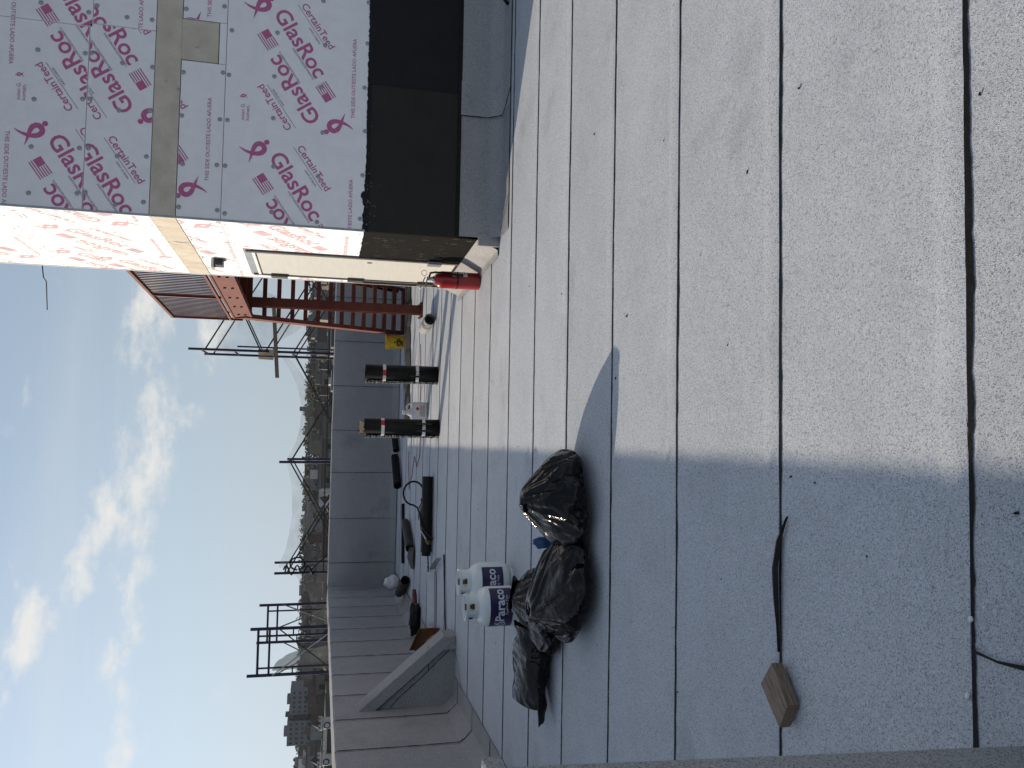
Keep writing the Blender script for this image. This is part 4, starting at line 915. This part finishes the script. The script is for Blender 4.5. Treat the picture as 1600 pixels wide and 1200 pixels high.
# ================================================================== SCAFFOLDING
sf = thing('scaffold', (0, 19.7, GROUND), 'blue steel scaffold with crossed braces standing beyond the far parapet', 'scaffold')
YA, YBk = 19.0, 20.4
tops = {-3.5: (2.55, 2.62), -.99: (2.52, 2.40), 1.52: (4.55, 4.40), 4.03: (4.5, 4.4)}
for x, (ta, tb) in tops.items():
    MB().tube([(x, YA, GROUND), (x, YA, ta)], .030, 8).build('standard', 'blue_paint', sf, smooth=True)
    MB().tube([(x + (.0 if x > -3 else .02), YBk, GROUND), (x, YBk, tb)], .030, 8).build('standard', 'blue_paint', sf, smooth=True)
    for z in (2.32, 1.9, .2, -1.8): MB().tube([(x, YA, z), (x, YBk, z)], .02, 8).build('transom', 'blue_paint', sf, smooth=True)
    if ta > 4:
        for z in (4.3, 3.6, 2.95): MB().tube([(x, YA, z), (x, YBk, z)], .02, 8).build('transom', 'blue_paint', sf, smooth=True)
xs = sorted(tops)
for x0, x1 in zip(xs, xs[1:]):
    for y in (YA, YBk):
        MB().tube([(x0, y, 2.28), (x1, y, .85)], .018, 6).build('cross_brace', 'steel_dark', sf); MB().tube([(x0, y + .03, .85), (x1, y + .03, 2.28)], .018, 6).build('cross_brace', 'steel_dark', sf)
    MB().tube([(x0, YA - .03, 1.47), (x1, YA - .03, 1.50)], .014, 6).build('guard_bar', 'blue_paint', sf)
for a, b in (((1.52, 4.2), (4.03, 2.8)), ((1.52, 3.0), (4.03, 4.2)), ((1.52, 2.9), (4.03, 1.5))):
    MB().tube([(a[0], YA, a[1]), (b[0], YA, b[1])], .018, 6).build('cross_brace', 'steel_dark', sf)
    MB().tube([(a[0], YBk, a[1]), (b[0], YBk, b[1])], .018, 6).build('cross_brace', 'steel_dark', sf)
for x in (1.40, 1.60):
    MB().tube([(x, YA - .12, 1.0), (x, YA - .12, 3.5 if x > 1.5 else 3.3)], .02, 8).build('spliced_pole', 'blue_paint', sf)
tag(MB().bar((.92, 18.93, 2.62), (2.75, 18.93, 2.76), .22, .075).build('scaffold_plank', 'weathered_wood'), 'grey timber plank laid across the tall scaffold beyond the stair', 'plank')
tag(MB().add([(1.32, 18.86, 2.72), (1.56, 18.86, 2.70), (1.60, 19.3, 3.08), (1.36, 19.3, 3.06)], [(0, 1, 2, 3)]).build('plywood_board', 'plywood', solid=.018), 'pale plywood board leaning on the scaffold plank', 'board')
hz = thing('hung_harness', (-3.45, 18.95, 1.6), 'black rope and harness slung from a scaffold pole', 'harness')
MB().tube([(-3.42 + .10 * math.sin(k * .8), 18.93 + .05 * math.cos(k * .5), 2.35 - k * .03) for k in range(24)], .020, 6).build('coil', 'rubber', hz); MB().tube([(-3.28 - .14 * math.cos(k * .4), 18.94, 2.05 + .16 * math.sin(k * .4)) for k in range(16)], .02, 6).build('strap_loop', 'rubber', hz); MB().tube([(-3.42, 18.9, 1.75), (-3.1, 18.92, 1.4), (-2.95, 18.92, 1.3)], .014, 6).build('tail', 'rubber', hz)
def net(x0, x1, zt0, zt1, sag, drop0, drop1, label, y=YA + .7, wav=.06):
    rows = []
    for r_ in range(7):
        f = r_ / 6; row = []
        for k in range(31):
            t = k / 30; z = zt0 + (zt1 - zt0) * t - sag * 4 * t * (1 - t); dr_ = (drop0 + (drop1 - drop0) * t) * (.35 + 2.6 * t * (1 - t)); row.append((x0 + (x1 - x0) * t, y + wav * nz1(t * 6, f * 2, x0) + .25 * f * math.sin(t * 3.1), z - dr_ * f + .02 * nz1(t * 9, f * 3)))
        rows.append(row)
    return tag(MB().sheet(rows).build('debris_netting', 'netting', smooth=True), label, 'netting', 'debris netting on the scaffold')
net(-.99, 1.52, 2.40, 2.62, .42, .22, .34, 'sagging translucent netting slung between the middle and tall scaffold poles')
net(-3.5, -.99, 2.50, 2.40, .22, .40, .36, 'narrow sagging band of netting between the middle and harness scaffold poles')
net(-4.9, -3.5, 1.75, 2.30, .25, .5, .6, 'drooping netting on the corner end of the scaffold')
net(1.52, 3.2, 4.1, 4.6, .28, 1.6, 2.4, 'wide translucent netting hanging behind the steel stair landing')
# tower beyond the long parapet
s2 = thing('scaffold_tower', (-4.3, 16.5, GROUND), 'blue ladder frame scaffold tower outside the long parapet', 'scaffold')
for y, xa, xb, top in ((15.5, -4.70, -3.86, 2.80), (18.3, -4.85, -4.05, 2.84)):
    for x in (xa, xb): MB().tube([(x, y, GROUND), (x, y, top - (.04 if x == xb else 0))], .030, 8).build('standard', 'blue_paint', s2, smooth=True)
    MB().tube([(xa, y, 2.62), (xb, y, 2.62)], .022, 8).build('transom', 'blue_paint', s2, smooth=True); MB().tube([(xa, y, 2.42), (xb, y, 2.42)], .02, 8).build('transom', 'blue_paint', s2, smooth=True)
    for x, sg in ((xa, 1), (xb, -1)):
        MB().tube([(x + .13 * sg, y, 0), (x + .13 * sg, y, 2.60)], .018, 8).build('inner_leg', 'blue_paint', s2, smooth=True)
        for z in (.6, 1.3, 2.0): MB().tube([(x, y, z), (x + .13 * sg, y, z)], .014, 6).build('rung', 'blue_paint', s2)
    for z in (-1.5, .1): MB().tube([(xa, y, z), (xb, y, z)], .02, 6).build('transom', 'blue_paint', s2)
for xa, xb in ((-4.70, -4.85), (-3.86, -4.05)):
    MB().tube([(xa, 15.5, 2.3), (xb, 18.3, 1.1)], .014, 6).build('cross_brace', 'galv', s2); MB().tube([(xa, 15.5, 1.1), (xb, 18.3, 2.3)], .014, 6).build('cross_brace', 'steel_dark', s2)
MB().tube([(-4.70, 15.47, 2.35), (-3.86, 15.47, 1.2)], .012, 6).build('cross_brace', 'galv', s2); MB().tube([(-4.70, 15.45, 1.2), (-3.86, 15.45, 2.25)], .012, 6).build('cross_brace', 'steel_dark', s2)
rows = [[(-4.64 + (.30 + .24 * r_ / 8) * k / 8 + .03 * nz1(k * .8, r_ * .4), 15.56 + .08 * nz1(k * .7, r_ * .8), 2.36 - .30 * (k / 8) ** 2 - r_ * .16) for k in range(9)] for r_ in range(9)]
tag(MB().sheet(rows).build('hung_sheeting', 'sheeting', smooth=True), 'dirty translucent sheeting hung inside the scaffold tower', 'netting')

# ================================================================== CITY BEYOND
mat('street', (.05, .05, .052), (.08, .078, .074), rough=.9, scale=.05)
for nm, c1 in (('facade_grey', (.20, .20, .20)), ('facade_tan', (.17, .15, .125)), ('facade_brick', (.11, .082, .068)), ('facade_white', (.50, .49, .47)), ('facade_dark', (.09, .088, .085)), ('facade_slab', (.16, .165, .175))):
    mat(nm, c1, tuple(v * .8 for v in c1), rough=.85, scale=.4, objvar=.18)
mat('window_glass', (.015, .018, .022), (.03, .034, .04), rough=.15, scale=.5)
mat('roof_tar', (.07, .07, .07), (.11, .11, .11), rough=.9, scale=.3)
mat('foliage', (.040, .042, .030), (.075, .072, .052), rough=.9, scale=.35, contrast=(.3, .7))
mat('shingle', (.05, .05, .055), (.035, .035, .04), rough=.8, scale=3)
def ter(x, y):
    t = min(1, max(0, (y - 150) / 480)); return GROUND + 19.5 * t * t * (3 - 2 * t) + 1.6 * nz1(x * .006, y * .006)
rows = []
ys = [-600, -100, 0, 60, 120, 150, 180, 220, 260, 300, 350, 400, 450, 500, 560, 630, 720, 850, 1100, 1600, 2600, 4200]
for y in ys: rows.append([(x, y, ter(x, y) if 60 < y < 2000 else (GROUND if y < 100 else 3.0)) for x in [-3600, -2000, -1200, -800, -600] + [-450 + 30 * k for k in range(31)] + [600, 800, 1200, 2000, 3600]])
tag(MB().sheet(rows).build('street_ground', 'street', smooth=True), kind='structure')
cr = random.Random(77)
win_src = {}
def winmesh(w, h):
    k = (w, h)
    if k not in win_src:
        o = MB().box(-w / 2, w / 2, -.06, .04, 0, h).build('window', 'window_glass'); win_src[k] = o.data; bpy.data.objects.remove(o)
    return win_src[k]
def block(x, y, w, d, h, m, label, group, windows=True, zb=None, bulk=True, storeys=2):
    zb = ter(x, y) - 1 if zb is None else zb
    t = thing('city_house', (x, y, zb), label, 'building', group)
    MB().box(x - w / 2, x + w / 2, y, y + d, zb, zb + h).build('wall', m, t)
    rf = MB().box(x - w / 2 - .2, x + w / 2 + .2, y - .2, y + d + .2, zb + h, zb + h + .5).build('roof', 'roof_tar' if cr.random() < .7 else m, t)
    if bulk:
        bw = w * cr.uniform(.12, .3); bx_ = x + cr.uniform(-.3, .3) * w; MB().box(bx_ - bw / 2, bx_ + bw / 2, y + d * .3, y + d * .7, zb + h + .5, zb + h + .5 + cr.uniform(1, 2.6)).build('chimney', m, rf)
    if windows:
        n = max(2, int(w / 3.0))
        for s_ in range(storeys):
            for k in range(n):
                o = bpy.data.objects.new('window', winmesh(1.2, 1.6)); col.objects.link(o); o.location = (x - w / 2 + w * (k + .5) / n, y, zb + h - 2.6 - s_ * 3.1); attach(o, t)
    return t
CL = {'facade_grey': 'grey', 'facade_tan': 'tan', 'facade_brick': 'brown brick', 'facade_white': 'pale', 'facade_dark': 'dark'}
mats_ = list(CL)
def az(u, Yv): return Yv * math.tan(YAW + math.atan((u - 600) / FPX))
for Yv, step, hmin, hmax, wn in ((120, 11, 11.5, 14.2, True), (185, 13, 11.5, 15, True), (265, 15, 9, 13.5, False), (355, 18, 7, 11, False), (450, 22, 6, 9, False), (560, 26, 4, 8, False)):
    x = az(-80, Yv)
    while x < az(860, Yv):
        w = step * cr.uniform(.55, .95); m = cr.choices(mats_, (4, 3, 4, 1.2, 3))[0]
        h = cr.uniform(hmin, hmax); row = {120: 'first', 185: 'second', 265: 'third', 355: 'fourth', 450: 'fifth', 560: 'last'}[Yv]
        block(x + w / 2, Yv + cr.uniform(-9, 9), w, 10, h + (1 if Yv < 200 else 1), m, '%s %s %s flat roofed house, %s city row beyond the parapet' % ('narrow' if w < step * .67 else 'wide' if w > step * .83 else 'medium', 'low' if h < hmin + (hmax - hmin) * .5 else 'tall', CL[m], row), 'city houses beyond the parapet', wn, storeys=1)
        x += w + step * cr.uniform(.05, .35)
# landmark buildings
def at(u, v, Yv):
    d_ = fw * FPX + rt * (u - 600) - up * (v - 800); return EYE + d_ * (Yv / d_.y)
t = thing('apartment_slab', (-150, 400, 0), 'tall grey apartment slab rising over the rooftops', 'building')
for dx, w, h0, dd, mm in ((0, 11.5, 13.5, 0, 'facade_slab'), (11.6, 3.2, 13.0, 2, 'facade_dark'), (14.9, 12.0, 12.4, -1, 'facade_slab')):
    x = az(43, 400) + dx; MB().box(x, x + w, 400 + dd, 412 + dd, ter(x, 400) - 2, h0).build('wall', mm, t)
    for k in range(int(w / 2.2)):
        for s_ in range(4):
            o = bpy.data.objects.new('window', winmesh(1.1, 1.2)); col.objects.link(o); o.location = (x + 1.2 + k * 2.2, 400 + dd, h0 - 2.4 - s_ * 2.6); attach(o, t)
    MB().box(x + w * .3, x + w * .6, 403, 408, h0, h0 + 1.6).build('roof_plant', mm, t)
x = az(543, 450); ct = thing('church_tower', (x + 2.4, 450, 0), 'dark square church tower with a stepped top on the skyline', 'tower')
MB().box(x, x + 4.8, 450, 455, ter(x, 450) - 2, 11.0).build('shaft', 'facade_dark', ct); MB().box(x + 2.4, x + 4.8, 450.5, 454, 11.0, 13.6).build('turret', 'facade_dark', ct)
for q in range(3): MB().box(x + .1 + q * 1.0, x + .7 + q * 1.0, 450, 451, 11.0, 11.9).build('merlon', 'facade_dark', ct)
# long white house
x = az(588, 108); block(x + 1.15, 112, 2.6, 8, 14.2, 'facade_white', 'white rendered house with small square windows beyond the far parapet', 'city houses beyond the parapet', False, zb=GROUND - .2, bulk=False)
for k in range(3):
    for s_ in range(2):
        o = bpy.data.objects.new('window', winmesh(.4, .45)); col.objects.link(o); o.location = (x + .35 + k * .7, 112, -.75 - s_ * .8 + .2); attach(o, [q for q in col.objects if q.name.startswith('city_house')][-1])
# castellated house with two turrets
Yc = 62.0
th = thing('castellated_house', (az(45, Yc), Yc, GROUND), 'castellated white house with two battlemented turrets under pointed dark roofs', 'building')
xa, xb = az(72, Yc), az(16, Yc); zt = 1.45
MB().box(xb - 3, xa, Yc + .5, Yc + 7, GROUND, zt - .75).build('wall', 'facade_dark', th)
k = xb + .5
while k < xa - .5: MB().box(k, k + .09, Yc + .4, Yc + .6, zt - .75, zt - .62).build('merlon', 'facade_white', th); k += .2
MB().box(xb + .4, xa - .4, Yc + .38, Yc + .5, zt - .9, zt - .75).build('coping', 'facade_white', th)
for x in (xa, xb, xb - 2.75):
    tu = MB().lathe([(.42, GROUND + 1), (.42, zt - .60), (.50, zt - .52), (.50, zt - .40)], (x, Yc + .3, 0), 16).build('turret', 'facade_white', th, smooth=True)
    for q in range(8):
        a = q * math.pi / 4; MB().box(x + .46 * math.cos(a) - .08, x + .46 * math.cos(a) + .08, Yc + .3 + .46 * math.sin(a) - .06, Yc + .3 + .46 * math.sin(a) + .06, zt - .40, zt - .24).build('merlon', 'facade_white', tu)
    MB().lathe([(.44, zt - .40), (.30, zt - .12), (.02, zt + .28)], (x, Yc + .3, 0), 16).build('cone_roof', 'shingle', tu, smooth=True)
    MB().tube([(x, Yc - .13, zt - .88), (x, Yc - .17, zt - .88)], .24, 18).build('round_window', 'shingle', tu); MB().tube([(x, Yc - .16, zt - .88), (x, Yc - .19, zt - .88)], .16, 18).build('round_pane', 'facade_white', tu)
# far trees on the hillside: one mass of leaf clumps
tr_ = random.Random(5); m = MB()
def clump(x, y, z, r, n):
    for q in range(n):
        a, b = tr_.uniform(0, 6.28), tr_.gauss(0, .5); d_ = Vector((math.cos(a) * math.cos(b), math.sin(a) * math.cos(b), math.sin(b))) * r * tr_.uniform(.55, 1.05); p = Vector((x, y, z)) + Vector((d_.x, d_.y, d_.z * .9)); s_ = r * tr_.uniform(.22, .45)
        v = [p + Vector((tr_.uniform(-1, 1), tr_.uniform(-1, 1), tr_.uniform(-1, 1))) * s_ for _ in range(4)]; m.add(v, [(0, 1, 2), (0, 2, 3), (0, 3, 1), (1, 3, 2)])
for q in range(900):
    Yv = tr_.choice((150, 225, 310, 400, 500, 600, 640)) + tr_.uniform(-15, 15); x = tr_.uniform(az(-90, Yv), az(880, Yv)); r_ = tr_.uniform(2.2, 4.2); hh = (5.5 if Yv > 200 else 10.5) + tr_.uniform(-1.5, 2)
    clump(x, Yv, ter(x, Yv) + hh, r_, 26)
tag(m.build('distant_trees', 'foliage'), 'dark mass of bare and leafy trees among the far houses', 'trees', kind='stuff')
hb = bpy.data.materials.new('haze'); hb.use_nodes = True; t = hb.node_tree; t.nodes.remove(t.nodes['Principled BSDF'])
pv = N(t, 'ShaderNodeVolumePrincipled'); pv.inputs['Color'].default_value = (.80, .86, .92, 1); pv.inputs['Density'].default_value = .00005; pv.inputs['Anisotropy'].default_value = .2
t.links.new(pv.outputs[0], t.nodes['Material Output'].inputs['Volume']); MATS['haze'] = hb
tag(MB().box(-4500, 4500, -900, 4600, GROUND - 4, 22).build('haze', 'haze'), kind='stuff')
print('SCRIPT', round(time.time() - T0, 1), 's')
